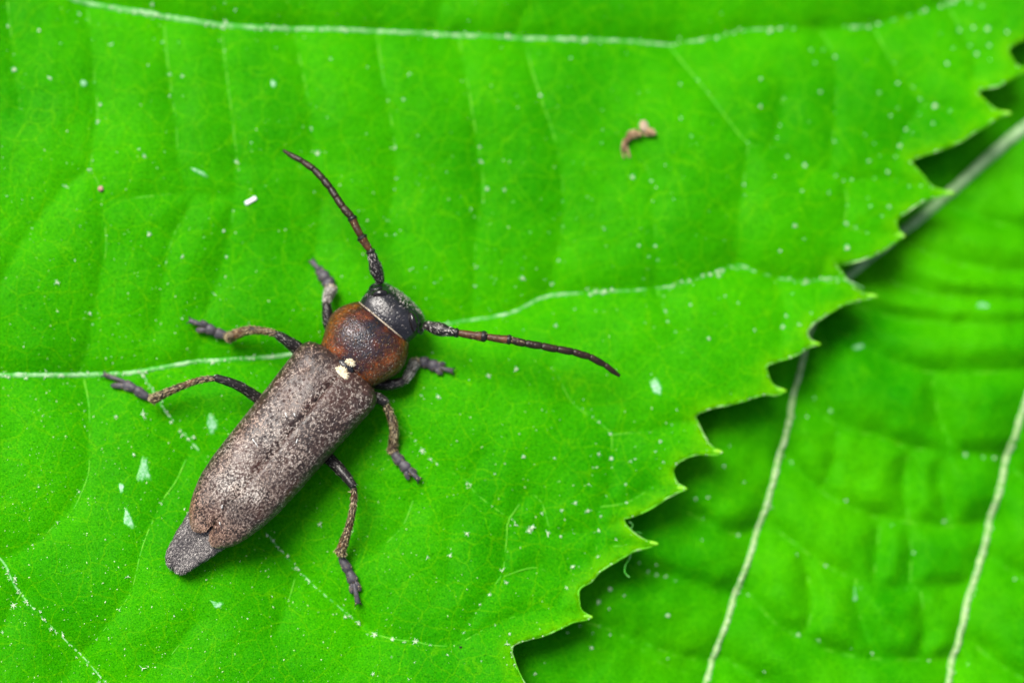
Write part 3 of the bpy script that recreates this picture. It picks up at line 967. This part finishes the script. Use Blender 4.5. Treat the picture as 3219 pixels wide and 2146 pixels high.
rings = []
for s in [-14, -12.5, -11, -8, -4, 0, 4] + stations(12, 820, 12):
    c, w, zt, zb = ab(s)
    zm = zb + (zt - zb) * 0.5
    g = 0.03 * max(0, math.cos((s - 60) / 62 * math.pi * 2)) ** 8 if s < 200 else 0
    ring = []
    for j in range(40):
        x, y = sup(2 * math.pi * j / 40, 0.42)
        z = zm + ((zt - zm - g) if y > 0 else (zm - zb)) * y
        if y > 0.3:      # raised side rims, a shallow trough between them
            z -= 0.10 * math.exp(-(x / 0.55) ** 2) - 0.02
        notch = 9 * math.exp(-(x / 0.35) ** 2) * max(0, 1 - (s + 14) / 22) if y > 0 else 0
        ring.append(B(s + notch, c + (w - g * 60) * x, z))
    rings.append(ring)
v, f = loft(rings)
abd = mk("abdomen", v, f, M_abd, beetle)


# elytra
def el_out(s):
    return lerp_table([(123, 40), (126, 50), (132, 60), (140, 68), (150, 78), (167, 91), (190, 102), (220, 113), (256, 123), (280, 129), (343, 137), (440, 141), (560, 144), (640, 147),
                       (740, 151), (780, 152), (803, 147), (814, 138), (822, 124), (829, 104), (833, 88)], s)


def el_in(s):
    return lerp_table([(123, 36), (126, 27), (132, 19), (140, 12), (152, 6), (175, 2.5), (205, 0.15), (900, 0.15)], s)


def el_top(s):
    return lerp_table([(123, 1.22), (132, 1.32), (150, 1.46), (200, 1.72), (280, 2.0), (400, 2.18), (560, 2.28), (700, 2.28), (780, 2.18), (815, 2.0), (828, 1.86), (833, 1.72)], s)


def el_mid(s):
    return lerp_table([(123, 1.05), (150, .95), (300, .92), (600, .95), (780, 1.02), (833, 1.2)], s)


def el_c(s):
    return lerp_table([(123, 17), (256, 12), (440, 15), (700, 18), (833, 20)], s)


elytra = []
for side in (-1, 1):
    rings = []
    for s in [833, 832, 829, 825, 820, 814, 807] + stations(800, 160, 7) + [154, 149, 145, 141, 137, 133, 130, 127, 125, 123]:
        ring, n = [], 26
        vo, vi, zt, zm, c = el_out(s), el_in(s), el_top(s), el_mid(s), el_c(s)
        for j in range(n):
            ph = math.radians(112) * j / (n - 1)
            x = math.sin(min(ph, math.pi / 2)) ** 0.76
            y = max(0.0, math.cos(ph)) ** 0.46
            v = vi + (vo - vi) * x
            z = zm + (zt - zm) * y * (1 - 0.02 * (s < 0))
            if ph > math.pi / 2:
                k = (ph - math.pi / 2) / math.radians(22)
                v -= 5 * k * k
                z -= 0.38 * k
            z -= 0.008 * math.exp(-((v - vi) / 3.0) ** 2)                      # suture
            z -= 0.05 * math.exp(-((v - 88) / 16.0) ** 2) * min(1, max(0, (s - 640) / 120))   # furrow inside the shoulder
            q = B(s, c + side * v, 0)
            z += 0.07 * noise.noise(Vector((q.x * 0.9, q.y * 0.9, 3.0))) + 0.025 * noise.noise(Vector((q.x * 3.2, q.y * 3.2, 5.0)))
            ring.append(B(s, c + side * v, z))
        rings.append(ring)
    low = [B(831, el_c(833) + side * (el_in(833) + (el_out(833) - el_in(833)) * j / 25), 1.15) for j in range(26)]
    rings = [low] + rings
    v, f = loft(rings, False, False, False)
    if side == 1:
        f = [q[::-1] for q in f]
    e = mk("elytron", v, f, M_elytra, beetle)
    if sum(p.normal.z for p in e.data.polygons) < 0:
        e.data.flip_normals()
    m = e.modifiers.new("shell", 'SOLIDIFY')
    m.thickness, m.offset = 0.05, -1
    elytra.append(e)

# pronotum with its pale front collar
PRO_W = [(822, 84), (826, 98), (834, 106), (850, 112), (865, 119), (880, 126), (905, 135), (925, 138), (950, 135), (972, 126), (988, 116), (998, 109), (1006, 104), (1008, 96)]
PRO_T = [(822, 1.62), (828, 1.80), (845, 1.93), (880, 2.08), (920, 2.16), (960, 2.12), (990, 1.98), (1003, 1.86), (1008, 1.72)]


def pro(s):
    return 21 + (s - 825) * 0.012, lerp_table(PRO_W, s), lerp_table(PRO_T, s)


rings, rust = [], []
for s in [822, 824, 827, 830] + stations(834, 1000, 6) + [1003, 1006, 1008]:
    c, w, zt = pro(s)
    ring = []
    for p_, j in zip(body_ring(s, c, w, 1.12, zt - 1.12, 0.75, 40, 0.84), range(40)):
        k = noise.noise(p_ * 1.1) * 0.05 + noise.noise(p_ * 2.6) * 0.02
        ring.append(p_ + UP * k)
        m_ = abs(math.cos(2 * math.pi * j / 40))
        rear = max(0, 1 - (s - 822) / 60)
        rust.append(max(0, min(1, (m_ - 0.22) / 0.7)) * 0.46 * (1 - 0.4 * max(0, (s - 970) / 38)) + 0.22 * rear - 0.08)
    rings.append(ring)
v, f = loft(rings)
prono = mk("pronotum", v, f, M_prono, beetle, attrs={"rust": rust})
c, w, zt = pro(1007)
cr = []
for j in range(41):
    t = math.radians(-25 + 230 * j / 40)
    x, y = sup(t, 0.92)
    cr.append(B(1007, c + w * 0.99 * x, 1.12 + (zt - 1.12) * y * 1.0))
v, f = tube_data(cr, [0.032] * 41, 6, wob=0.5)
mk("collar", v, f, simple_mat("collar_pale", (0.35, 0.28, 0.18), (0.7, 0.62, 0.5), 9, 0.6, 0.3, 0.4), prono)

# head: bent down, the face turned to the leaf
HD_W = [(975, 86), (1000, 97), (1019, 101), (1040, 104), (1060, 105), (1078, 104), (1090, 99), (1099, 90), (1106, 76), (1111, 58), (1114, 40), (1116, 18)]
HD_T = [(975, 1.62), (1000, 1.70), (1030, 1.80), (1060, 1.80), (1085, 1.70), (1099, 1.56), (1108, 1.38), (1113, 1.18), (1116, 1.0)]
HD_B = [(975, .5), (1040, .4), (1090, .36), (1106, .42), (1113, .6), (1116, .85)]
rings = []
for s in stations(975, 1090, 6) + [1094, 1098, 1102, 1106, 1109, 1111, 1113, 1115, 1116]:
    w, zt, zb = lerp_table(HD_W, s), lerp_table(HD_T, s), lerp_table(HD_B, s)
    zm = zb + (zt - zb) * 0.58
    ring = []
    for p_ in body_ring(s, 25 + (s - 1000) * 0.02, w, zm, zt - zm, zm - zb, 40, 0.82):
        ring.append(p_ + UP * noise.noise(p_ * 2.2) * 0.04)
    rings.append(ring)
v, f = loft(rings)
head = mk("head", v, f, M_head, beetle)


def ellipsoid(cn, ax, nu=20, nv=12):
    V, F = [], []
    for i in range(nv + 1):
        a = math.pi * i / nv
        for j in range(nu):
            b = 2 * math.pi * j / nu
            V.append(cn + ax[0] * math.sin(a) * math.cos(b) + ax[1] * math.sin(a) * math.sin(b) + ax[2] * math.cos(a))
    for i in range(nv):
        for j in range(nu):
            F.append((i * nu + j, i * nu + (j + 1) % nu, (i + 1) * nu + (j + 1) % nu, (i + 1) * nu + j))
    if ax[0].cross(ax[1]).dot(ax[2]) > 0:
        F = [q[::-1] for q in F]
    return V, F


def px_at(px, py, z):
    return plane_pt(px, py, z)


# eyes wrap round the inner side of each antenna socket
for (ex, ey, ez, l1, l2, l3, rot) in ((1194, 926, 1.50, .31, .18, .30, 0.12), (1297, 1014, 1.52, .38, .17, .30, 1.80)):
    d1 = Vector((math.cos(rot), math.sin(rot), 0))
    d2 = Vector((-math.sin(rot), math.cos(rot), 0))
    v, f = ellipsoid(px_at(ex, ey, ez), (d1 * l1, d2 * l2, UP * l3))
    mk("eye", v, f, M_eye, head)
# raised sockets
for (sx, sy, d) in ((1182, 902, Vector((-.2, .8, .45))), (1322, 1028, Vector((.85, .05, .45)))):
    cen = px_at(sx, sy, 1.42)
    d = d.normalized()
    e1 = d.cross(UP).normalized()
    e2 = d.cross(e1).normalized()
    ring = [cen + (e1 * math.cos(t) + e2 * math.sin(t)) * 0.185 for t in [2 * math.pi * k / 24 for k in range(25)]]
    v, f = tube_data(ring, [0.05] * 25, 8, caps=False, wob=0.3)
    v2, f2 = ellipsoid(cen - d * 0.10, (e1 * .18, e2 * .18, d * .12), 14, 8)
    mk("antenna_socket", *join([(v, f), (v2, f2)]), M_head, head)

# scutellum and the two cream tufts
v, f = ellipsoid(B(826, 20, 1.86), (SIDE * .30, HEAD_DIR * .16, UP * .10))
scut = mk("scutellum", v, f, M_head, beetle)


def cream_tuft(px, py, z, rx, ry, rot, seed):
    cen = px_at(px, py, z)
    d1 = (HEAD_DIR * math.cos(rot) + SIDE * math.sin(rot))
    d2 = (-HEAD_DIR * math.sin(rot) + SIDE * math.cos(rot))
    v, f = ellipsoid(cen, (d1 * rx, d2 * ry, UP * 0.045), 24, 8)
    o = mk("cream_spot", v, f, M_cream, beetle)
    hairs("scale_fringe", o, 260, 0.10, 0.024, M_h_cream, lambda b: (b - np.array(cen)) * 8, 0.08, seed, 0.0, 0.2)
    return o


M_h_cream = hair_mat("scales_cream", [(0.0, (0.50, 0.38, 0.20)), (0.5, (0.74, 0.64, 0.42)), (1.0, (0.90, 0.85, 0.68))])
cream_tuft(1074, 1174, 2.07, 0.16, 0.21, 0.35, 3)
cream_tuft(1102, 1139, 1.97, 0.07, 0.11, -0.3, 4)


# antennae
def antenna(joints, zs, rads, mats, seed):
    P3 = [px_at(x, y, z) for (x, y), z in zip(joints, zs)]
    root = None
    for i in range(len(P3) - 1):
        a, b = P3[i], P3[i + 1]
        L = (b - a).length
        r0, rm, r1 = [q * (1.05 if i == 0 else 1.24) for q in rads[i]]
        pts = [a.lerp(b, t) for t in (0.03, 0.2, 0.45, 0.7, 0.88, 0.975)]
        sag = (b - a).cross(UP).normalized() * (0.02 * L * (1 if seed else -1))
        pts = [p + sag * math.sin(math.pi * t) for p, t in zip(pts, (0.03, 0.2, 0.45, 0.7, 0.88, 0.975))]
        rr = [r0, r0 + (rm - r0) * .6, rm, rm, r1, r1 * .86]
        v, f = tube_data(spline(pts, 0.06), list(np.interp(np.linspace(0, 1, len(spline(pts, 0.06))), np.linspace(0, 1, 6), rr)), 12, wob=0.08)
        nm = "antenna" if i == 0 else "antenna_segment"
        o = mk(nm, v, f, mats[i], beetle if i == 0 else root)
        if i == 0:
            root = o
        if i == 2 or i == 3:       # dark swollen ends of the two rusty joints
            e1, e2 = a.lerp(b, 0.84), a.lerp(b, 0.985)
            v, f = tube_data([e1, e1.lerp(e2, .5), e2], [r1 * 1.02, r1 * 1.16, r1 * 1.02], 12)
            mk("antenna_segment", v, f, M_dark, root)
        if i < 5:
            d = np.array((b - a).normalized())
            hairs("pubescence", o, [200, 20, 40, 30, 10][i], 0.10, 0.016, M_h_wht if i < 2 else M_h_gold, d, 0.12, seed * 20 + i, -0.5, 0.3, fac=None)
    return root


R1 = [(.13, .205, .16), (.10, .125, .12), (.085, .105, .13), (.085, .10, .115), (.095, .105, .10), (.095, .10, .10), (.095, .10, .095), (.09, .098, .095), (.09, .095, .09), (.088, .09, .085), (.08, .078, .05)]
MT = [M_dark, M_dark, M_ant_or, M_ant_or] + [M_ant] * 7
antenna([(1198, 889), (1169, 797), (1163, 786), (1136, 744), (1105, 682), (1077, 650), (1058, 621), (1038, 590), (1016, 563), (987, 532), (950, 506), (890, 473)],
        [1.55, 1.95, 1.98, 2.05, 2.1, 2.1, 2.05, 2.0, 1.95, 1.85, 1.7, 1.5], R1, MT, 0)
antenna([(1334, 1020), (1428, 1045), (1441, 1046), (1528, 1058), (1607, 1068), (1653, 1079), (1704, 1087), (1754, 1097), (1802, 1105), (1855, 1121), (1902, 1146), (1948, 1181)],
        [1.5, 1.85, 1.88, 1.95, 2.0, 2.0, 1.98, 1.95, 1.9, 1.8, 1.65, 1.45], R1, MT, 1)


# legs: femur, tibia, three visible tarsal joints with the third one split, claw joint, claws
def leg(fem, fz, fr, tib, tz_, tr, tars, claw, seed, gold=True):
    F3 = spline([px_at(x, y, z) for (x, y), z in zip(fem, fz)], 0.06)
    v, f = tube_data(F3, list(np.interp(np.linspace(0, 1, len(F3)), np.linspace(0, 1, len(fr)), fr)), 14, 1.05, wob=0.08)
    root = mk("leg", v, f, M_dark, beetle)
    T3 = spline([px_at(x, y, z) for (x, y), z in zip(tib, tz_)], 0.06)
    v, f = tube_data(T3, list(np.interp(np.linspace(0, 1, len(T3)), np.linspace(0, 1, len(tr)), tr)), 12, 0.9, wob=0.12, seed=seed)
    t = mk("tibia", v, f, M_tibia, root)
    hairs("pubescence", root, 260, 0.10, 0.014, M_h_leg, np.array((F3[-1] - F3[0]).normalized()), 0.2, 200 + seed, 0.15, 0.3)
    hairs("pubescence", t, 520, 0.11, 0.015, M_h_gold if gold else M_h_wht, np.array((T3[-1] - T3[0]).normalized()), 0.25, 300 + seed, -0.3, 0.3)
    te, td = T3[-1], (T3[-1] - T3[-4]).normalized()
    v, f = tube_data([te - td * .05, te, te + td * .035], [tr[-1] * .98, tr[-1] * 1.08, tr[-1] * .9], 12, .9, wob=.25)
    o = mk("tibia_end", v, f, M_tibia, root)
    hairs("pubescence", o, 120, 0.10, 0.02, M_h_gold, np.array(td), 0.15, 600 + seed, -0.6, 0.25, lambda b, r: r.uniform(.5, 1, len(b)))
    gz = [float(H1([tuple(plane_pt(x, y)[:2])])[0]) for (x, y), _ in tars] 
    prev = None
    for (a, b, ra, rb, kind) in claw["segs"]:
        ra, rb = (rb * 0.55, rb * 1.16) if kind == "seg" else (ra, rb * 1.08)
        pa, pb = on_leaf(*a, 0.17), on_leaf(*b, 0.14)
        if kind == "lobe":
            pts = [pa, pa.lerp(pb, .35) + UP * .02, pa.lerp(pb, .75), pb]
            v, f = tube_data(spline(pts, .04), list(np.interp(np.linspace(0, 1, len(spline(pts, .04))), [0, .35, .75, 1], [ra * .7, rb * 1.05, rb, rb * .6])), 12, 0.7, wob=.0, seed=seed)
        elif kind == "claw":
            pa, pb = on_leaf(*a, 0.2), on_leaf(*b, 0.2)
            v, f = tube_data([pa, pa.lerp(pb, .5), pb], [ra, (ra + rb) / 2, rb], 10, 0.9, wob=.1)
        else:
            pts = [pa, pa.lerp(pb, .3) + UP * .03, pa.lerp(pb, .8) + UP * .02, pb]
            v, f = tube_data(spline(pts, .04), list(np.interp(np.linspace(0, 1, len(spline(pts, .04))), [0, .25, .78, 1], [ra, (ra + rb) / 2, rb, rb * .7])), 14, 0.6, wob=.0, seed=seed)
        o = mk("tarsal_segment", v, f, M_tarsus, root)
        hairs("pubescence", o, 70, 0.07, 0.014, M_h_gold, np.array((pb - pa).normalized()), 0.12, 400 + seed, -0.8, 0.3, None, lambda b: np.where(np.abs((b - np.array(pa)) @ np.array((pb - pa).cross(UP).normalized())) > rb * 0.6, 1.0, 0.12))
        prev = (pa, pb)
    pa, pb = prev
    d = (pb - pa).normalized()
    sd2 = d.cross(UP).normalized()
    for sg in (-1, 1):
        c0 = pb - d * 0.02 + sd2 * sg * 0.03
        c1 = c0 + d * 0.09 + sd2 * sg * 0.07
        c2 = c1 + d * 0.03 + sd2 * sg * 0.03 - UP * 0.10
        sp = spline([c0, c1, c2], 0.03)
        v, f = tube_data(sp, list(np.linspace(.032, .008, len(sp))), 6)
        mk("claw", v, f, M_dark, root)
    return root


def tz_list(*a):
    return list(a)


def TS(*rows):
    return {"segs": rows}


D = [((0, 0), 0)]
# left hind
leg([(890, 1310), (812, 1252), (745, 1210), (678, 1187)], [.7, .95, 1.25, 1.35], [.17, .19, .165, .12],
    [(672, 1189), (630, 1194), (560, 1218), (480, 1254)], [1.32, 1.2, .8, .28], [.09, .10, .12, .16], D,
    TS(((468, 1252), (424, 1223), .09, .15, "seg"), ((428, 1224), (391, 1208), .12, .165, "seg"), ((393, 1213), (350, 1211), .10, .085, "lobe"), ((396, 1203), (356, 1188), .09, .07, "lobe"), ((392, 1199), (328, 1177), .06, .075, "claw")), 1)
# left middle
leg([(985, 1130), (934, 1094), (900, 1070), (872, 1052)], [.8, 1.05, 1.2, 1.25], [.2, .24, .2, .13],
    [(870, 1050), (830, 1040), (776, 1039), (720, 1061)], [1.22, 1.05, .75, .28], [.10, .115, .15, .165], D,
    TS(((713, 1056), (676, 1045), .09, .16, "seg"), ((680, 1046), (648, 1030), .12, .17, "seg"), ((650, 1037), (618, 1037), .11, .09, "lobe"), ((652, 1023), (632, 1009), .10, .075, "lobe"), ((650, 1026), (598, 1008), .06, .08, "claw")), 2)
# left front
leg([(1080, 1060), (1040, 1030), (1030, 990), (1027, 958)], [.6, .65, .75, .8], [.18, .2, .19, .14],
    [(1026, 955), (1030, 935), (1040, 910)], [.78, .55, .25], [.12, .15, .19], D,
    TS(((1041, 903), (1027, 880), .13, .21, "seg"), ((1028, 882), (1010, 860), .15, .2, "seg"), ((1010, 862), (995, 850), .12, .10, "lobe"), ((1014, 858), (1006, 838), .11, .08, "lobe"), ((1006, 852), (981, 821), .07, .09, "claw")), 3, False)
# right front
leg([(1150, 1190), (1190, 1207), (1235, 1207), (1268, 1197)], [.6, .7, .8, .85], [.16, .18, .18, .14],
    [(1272, 1196), (1286, 1175), (1303, 1140)], [.82, .6, .25], [.11, .15, .18], D,
    TS(((1316, 1135), (1346, 1141), .12, .18, "seg"), ((1344, 1141), (1372, 1153), .14, .185, "seg"), ((1370, 1160), (1388, 1174), .11, .09, "lobe"), ((1374, 1148), (1398, 1142), .10, .075, "lobe"), ((1376, 1154), (1421, 1165), .06, .075, "claw")), 4, False)
# right middle
leg([(1120, 1230), (1165, 1246), (1195, 1254), (1212, 1266)], [.8, 1.0, 1.1, 1.1], [.2, .21, .19, .15],
    [(1212, 1270), (1226, 1300), (1238, 1345), (1234, 1416)], [1.05, .95, .75, .28], [.12, .13, .15, .17], D,
    TS(((1236, 1423), (1261, 1453), .11, .17, "seg"), ((1259, 1451), (1281, 1477), .13, .175, "seg"), ((1276, 1480), (1283, 1505), .10, .085, "lobe"), ((1284, 1472), (1308, 1484), .10, .075, "lobe"), ((1284, 1476), (1316, 1506), .06, .08, "claw")), 5)
# right hind
leg([(960, 1380), (1033, 1440), (1080, 1487), (1111, 1528)], [.7, .95, 1.2, 1.3], [.18, .2, .19, .13],
    [(1113, 1533), (1111, 1590), (1095, 1660), (1071, 1736)], [1.27, 1.05, .7, .28], [.10, .105, .13, .185], D,
    TS(((1071, 1750), (1098, 1797), .09, .15, "seg"), ((1096, 1794), (1112, 1830), .12, .165, "seg"), ((1107, 1830), (1105, 1863), .10, .08, "lobe"), ((1117, 1828), (1132, 1854), .10, .08, "lobe"), ((1113, 1834), (1125, 1893), .06, .085, "claw")), 6)

# pubescence of the body
TAIL = np.array(-HEAD_DIR)


def swirl(b):
    n = np.array([noise.noise(Vector(q) * 1.4) for q in b[::1]])[:, None]
    return TAIL + n * 0.7 * np.array(SIDE)


def ely_tone(b, r):
    n = np.array([noise.noise(Vector(q) * 1.1) + 0.6 * noise.noise(Vector(q) * 3.3 + Vector((9, 0, 0))) for q in b])
    for px, py, rad, a in ((735, 1515, .45, .35), (800, 1560, .35, .3), (850, 1330, .6, .14), (760, 1430, .6, .14), (1040, 1330, .7, -.06), (760, 1600, .5, -.15)):
        q = np.array(plane_pt(px, py, 2.0))
        n = n + a / 0.15 * np.exp(-(((b - q)[:, :2] / rad) ** 2).sum(1))
    return 0.60 + 0.15 * n + r.normal(0, 0.21, len(b))


def ely_warm(b):
    a = (b - np.array(B(0, 18, 0))) @ np.array(HEAD_DIR) * 100
    v = (b - np.array(B(500, 16, 0))) @ np.array(SIDE)
    n = np.array([noise.noise(Vector(q) * 1.3 + Vector((0, 4, 0))) for q in b])
    return np.clip((250 - a) / 150, 0, 0.6) + np.clip((a - 770) / 80, 0, 0.5) + np.clip(-v - 0.3, 0, 0.5) * 0.5 + 0.35 * n


pits = []
while len(pits) < 1500:
    s_, v_ = rng.uniform(150, 828), rng.uniform(-148, 148)
    if abs(v_) < el_out(s_) and all((s_ - a) ** 2 + (v_ - b) ** 2 > 8.0 ** 2 for a, b in pits[-700:]):
        pits.append((s_, v_))
PIT = np.array([tuple(B(a, el_c(a) + b, 2.0)[:2]) for a, b in pits])
PITR = 0.034 + 0.036 * nrg.random(len(PIT)) * np.clip((np.array([a for a, _ in pits]) - 150) / 500, 0.25, 1)


def ely_keep(b):
    n = np.array([noise.noise(Vector(q) * 4.5) for q in b])
    k = np.clip(0.95 + 0.45 * n, 0.4, 1)
    for i in range(0, len(b), 3000):
        d = np.sqrt(((b[i:i + 3000, None, :2] + 0.04 * TAIL[:2] - PIT[None]) ** 2).sum(2)) - PITR
        k[i:i + 3000] *= d.min(1) > 0
    vv = np.abs((b - np.array(B(500, 16, 0))) @ np.array(SIDE))
    return k  * np.clip(1.75 - vv / 1.25, 0.35, 1)


for k, e in enumerate(elytra):
    hairs("pubescence", e, 38000, 0.08, 0.0125, M_h_ely, swirl, 0.07, 11 + k, -0.3, 0.30, ely_tone, ely_keep, ely_warm)
hairs("pubescence", prono, 15000, 0.10, 0.014, M_h_pro, swirl, 0.22, 21, -0.2, 0.5,
      lambda b, r: 0.27 + r.normal(0, .22, len(b)) + 0.35 * np.clip(np.abs((b - np.array(B(920, 24, 0))) @ np.array(SIDE)) - 0.75, 0, 1),
      lambda b: np.clip(0.14 + 0.8 * (np.abs((b - np.array(B(920, 24, 0))) @ np.array(SIDE)) / 1.25) ** 2, 0, 1))
hairs("pubescence", head, 3600, 0.11, 0.02, M_h_wht, np.array(HEAD_DIR), 0.2, 31, -0.2, 0.6, lambda b, r: 0.10 + r.normal(0, .25, len(b)) + 0.35 * (((b - np.array(B(1060, 24, 0))) @ np.array(HEAD_DIR)) > 0),
      lambda b: np.clip(0.05 + 1.1 * ((b - np.array(B(1050, 24, 0))) @ np.array(HEAD_DIR)), 0.10, 1)
      * np.array([1.0 if all((Vector(q) - px_at(x, y, 1.5)).length > 0.36 for x, y in ((1194, 926), (1297, 1014))) else 0.0 for q in b]))
hairs("pubescence", abd, 34000, 0.09, 0.015, M_h_wht, TAIL, 0.08, 41, -0.2, 0.35, lambda b, r: 0.30 + r.normal(0, .27, len(b)),
      lambda b: ((b - np.array(B(220, 18, 0))) @ np.array(HEAD_DIR) < 0) * 1.0)

# white lint caught on the wing cases
ev = np.concatenate([np.array([v.co for v in e.data.vertices]) for e in elytra])
ek = (CAMD - ev[:, 2]) / CAMD / 100
epx = np.stack([ev[:, 0] / ek + W0 / 2, -ev[:, 1] / ek + H0 / 2], 1)


def on_elytra(px, py, dz):
    d = ((epx - (px, py)) ** 2).sum(1)
    i = np.argsort(d)[:6]
    return P(px, py, float(ev[i, 2].max()) + dz)


M_lint = simple_mat("white_lint", (0.7, 0.7, 0.68), (0.9, 0.9, 0.88), 6, 0.5, 0.4, 0)
for row in ([(897, 1297), (899, 1304), (902, 1310)], [(924, 1299), (928, 1308)], [(794, 1380), (801, 1389), (809, 1400)], [(931, 1391), (935, 1379)],
            [(697, 1596), (699, 1586)], [(690, 1641), (692, 1649)]):
    sp = spline([on_elytra(x, y, 0.04) for x, y in row], 0.05)
    if len(sp) < 3:
        sp = [sp[0], sp[0].lerp(sp[-1], .5), sp[-1]]
    v, f = tube_data(sp, list(np.linspace(.020, .012, len(sp))), 5)
    mk("lint_fibre", v, f, M_lint, beetle)

# ------------------------------------------------------------------ scraps lying on the leaf
M_crumb = simple_mat("dry_husk", (0.09, 0.042, 0.016), (0.52, 0.36, 0.20), 7, 0.7, 0.3, 0.6, 0.05)
M_white = simple_mat("white_chip", (0.75, 0.78, 0.78), (0.9, 0.92, 0.92), 3, 0.4, 0.4, 0.1)
M_grain = simple_mat("brown_grain", (0.25, 0.12, 0.07), (0.62, 0.42, 0.32), 8, 0.7, 0.3, 0.5, 0.05)
M_black = simple_mat("black_speck", (0.01, 0.01, 0.008), (0.03, 0.03, 0.02), 5, 0.6, 0.3, 0.2)


def piece(name, pts, rad, mat, parent, flat=0.7, wob=0.8, seed=0):
    sp = spline(pts, 0.03)
    v, f = tube_data(sp, list(np.interp(np.linspace(0, 1, len(sp)), np.linspace(0, 1, len(rad)), rad)), 14, flat, wob=wob, seed=seed)
    return mk(name, v, f, mat, parent)


husk = bpy.data.objects.new("dry_husk", None)
husk.location = on_leaf(2005, 424, 0)
COL.objects.link(husk)
tag(husk, "small bent dry brown husk lying on the open leaf right of the upper antenna", "husk")
def flake(name, cx, cy, dz, a, b, c, rot, seed, mat):
    d1 = Vector((math.cos(rot), math.sin(rot), 0.1))
    d2 = Vector((-math.sin(rot), math.cos(rot), 0.15))
    cen = on_leaf(cx, cy, dz)
    v, f = ellipsoid(cen, (d1 * a, d2 * b, Vector((0, 0, c))), 10, 7)
    sv = Vector((seed, 0, 0))
    v = [p + (p - cen) * (0.9 * noise.noise(p * 4 + sv)) + (p - cen) * (0.6 * noise.noise(p * 11 + sv)) for p in v]
    return mk(name, v, f, mat, husk, smooth=False)


M_beige = simple_mat("dry_husk_beige", (0.30, 0.19, 0.10), (0.72, 0.58, 0.42), 6, 0.7, 0.3, 0.6, 0.05)
flake("husk_body", 1992, 424, .2, .24, .12, .11, 0.25, 1, M_crumb)
flake("husk_body", 2040, 415, .2, .25, .15, .13, -0.3, 2, M_crumb)
flake("husk_lobe", 2024, 398, .3, .20, .15, .10, 0.9, 3, M_beige)
piece("husk_stem", [on_leaf(1982, 432, .2), on_leaf(1968, 444, .16), on_leaf(1960, 460, .12), on_leaf(1957, 474, .09)], [.08, .09, .09, .06], M_crumb, husk, seed=5)
piece("husk_leg", [on_leaf(1958, 466, .1), on_leaf(1958, 482, .06), on_leaf(1962, 498, .03)], [.05, .035, .03], M_crumb, husk, seed=6)
piece("husk_leg", [on_leaf(1968, 456, .1), on_leaf(1973, 478, .06), on_leaf(1980, 495, .03)], [.05, .035, .03], M_crumb, husk, seed=7)


def chip(cx, cy, L, Wd, ang, T, mat, name):
    """a little chip with bevelled, slightly uneven ends"""
    c = on_leaf(cx, cy, T / 2 + 0.015)
    d = Vector((math.cos(ang), math.sin(ang), 0))
    s = Vector((-d.y, d.x, 0))
    V, F = [], []
    for t, k in ((-1, .75), (-.86, 1), (0, .94), (.88, 1), (1, .7)):
        for a, b in ((-1, -.7), (-.7, -1), (.7, -1), (1, -.7), (1, .7), (.7, 1), (-.7, 1), (-1, .7)):
            V.append(c + d * t * L / 2 + s * a * k * Wd / 2 + UP * b * k * T / 2)
    for i in range(4):
        for j in range(8):
            F.append((i * 8 + j, i * 8 + (j + 1) % 8, (i + 1) * 8 + (j + 1) % 8, (i + 1) * 8 + j))
    F += [tuple(range(8))[::-1], tuple(range(32, 40))]
    return mk(name, V, F, mat, smooth=False)


tag(chip(788, 631, .40, .13, 0.52, .08, M_white, "white_chip"), "white rod-shaped chip on the leaf left of the upper antenna", "chip")
v, f = ellipsoid(on_leaf(317, 593, .08), (Vector((.10, .02, 0)), Vector((-.02, .09, 0)), Vector((0, 0, .085))), 12, 8)
v = [p + Vector((noise.noise(p * 9), noise.noise(p * 9 + Vector((5, 0, 0))), 0)) * .03 for p in v]
tag(mk("brown_grain", v, f, M_grain), "tiny reddish brown grain near a vein on the left of the leaf", "grain")
v, f = ellipsoid(on_leaf(1448, 2033, .03), (Vector((.045, .01, 0)), Vector((-.01, .035, 0)), Vector((0, 0, .035))), 10, 6)
v = [p + Vector((noise.noise(p * 15), noise.noise(p * 15 + Vector((5, 0, 0))), 0)) * .015 for p in v]
tag(mk("black_speck", v, f, M_black), "tiny black speck on the leaf below the hind foot near the bottom edge", "speck")
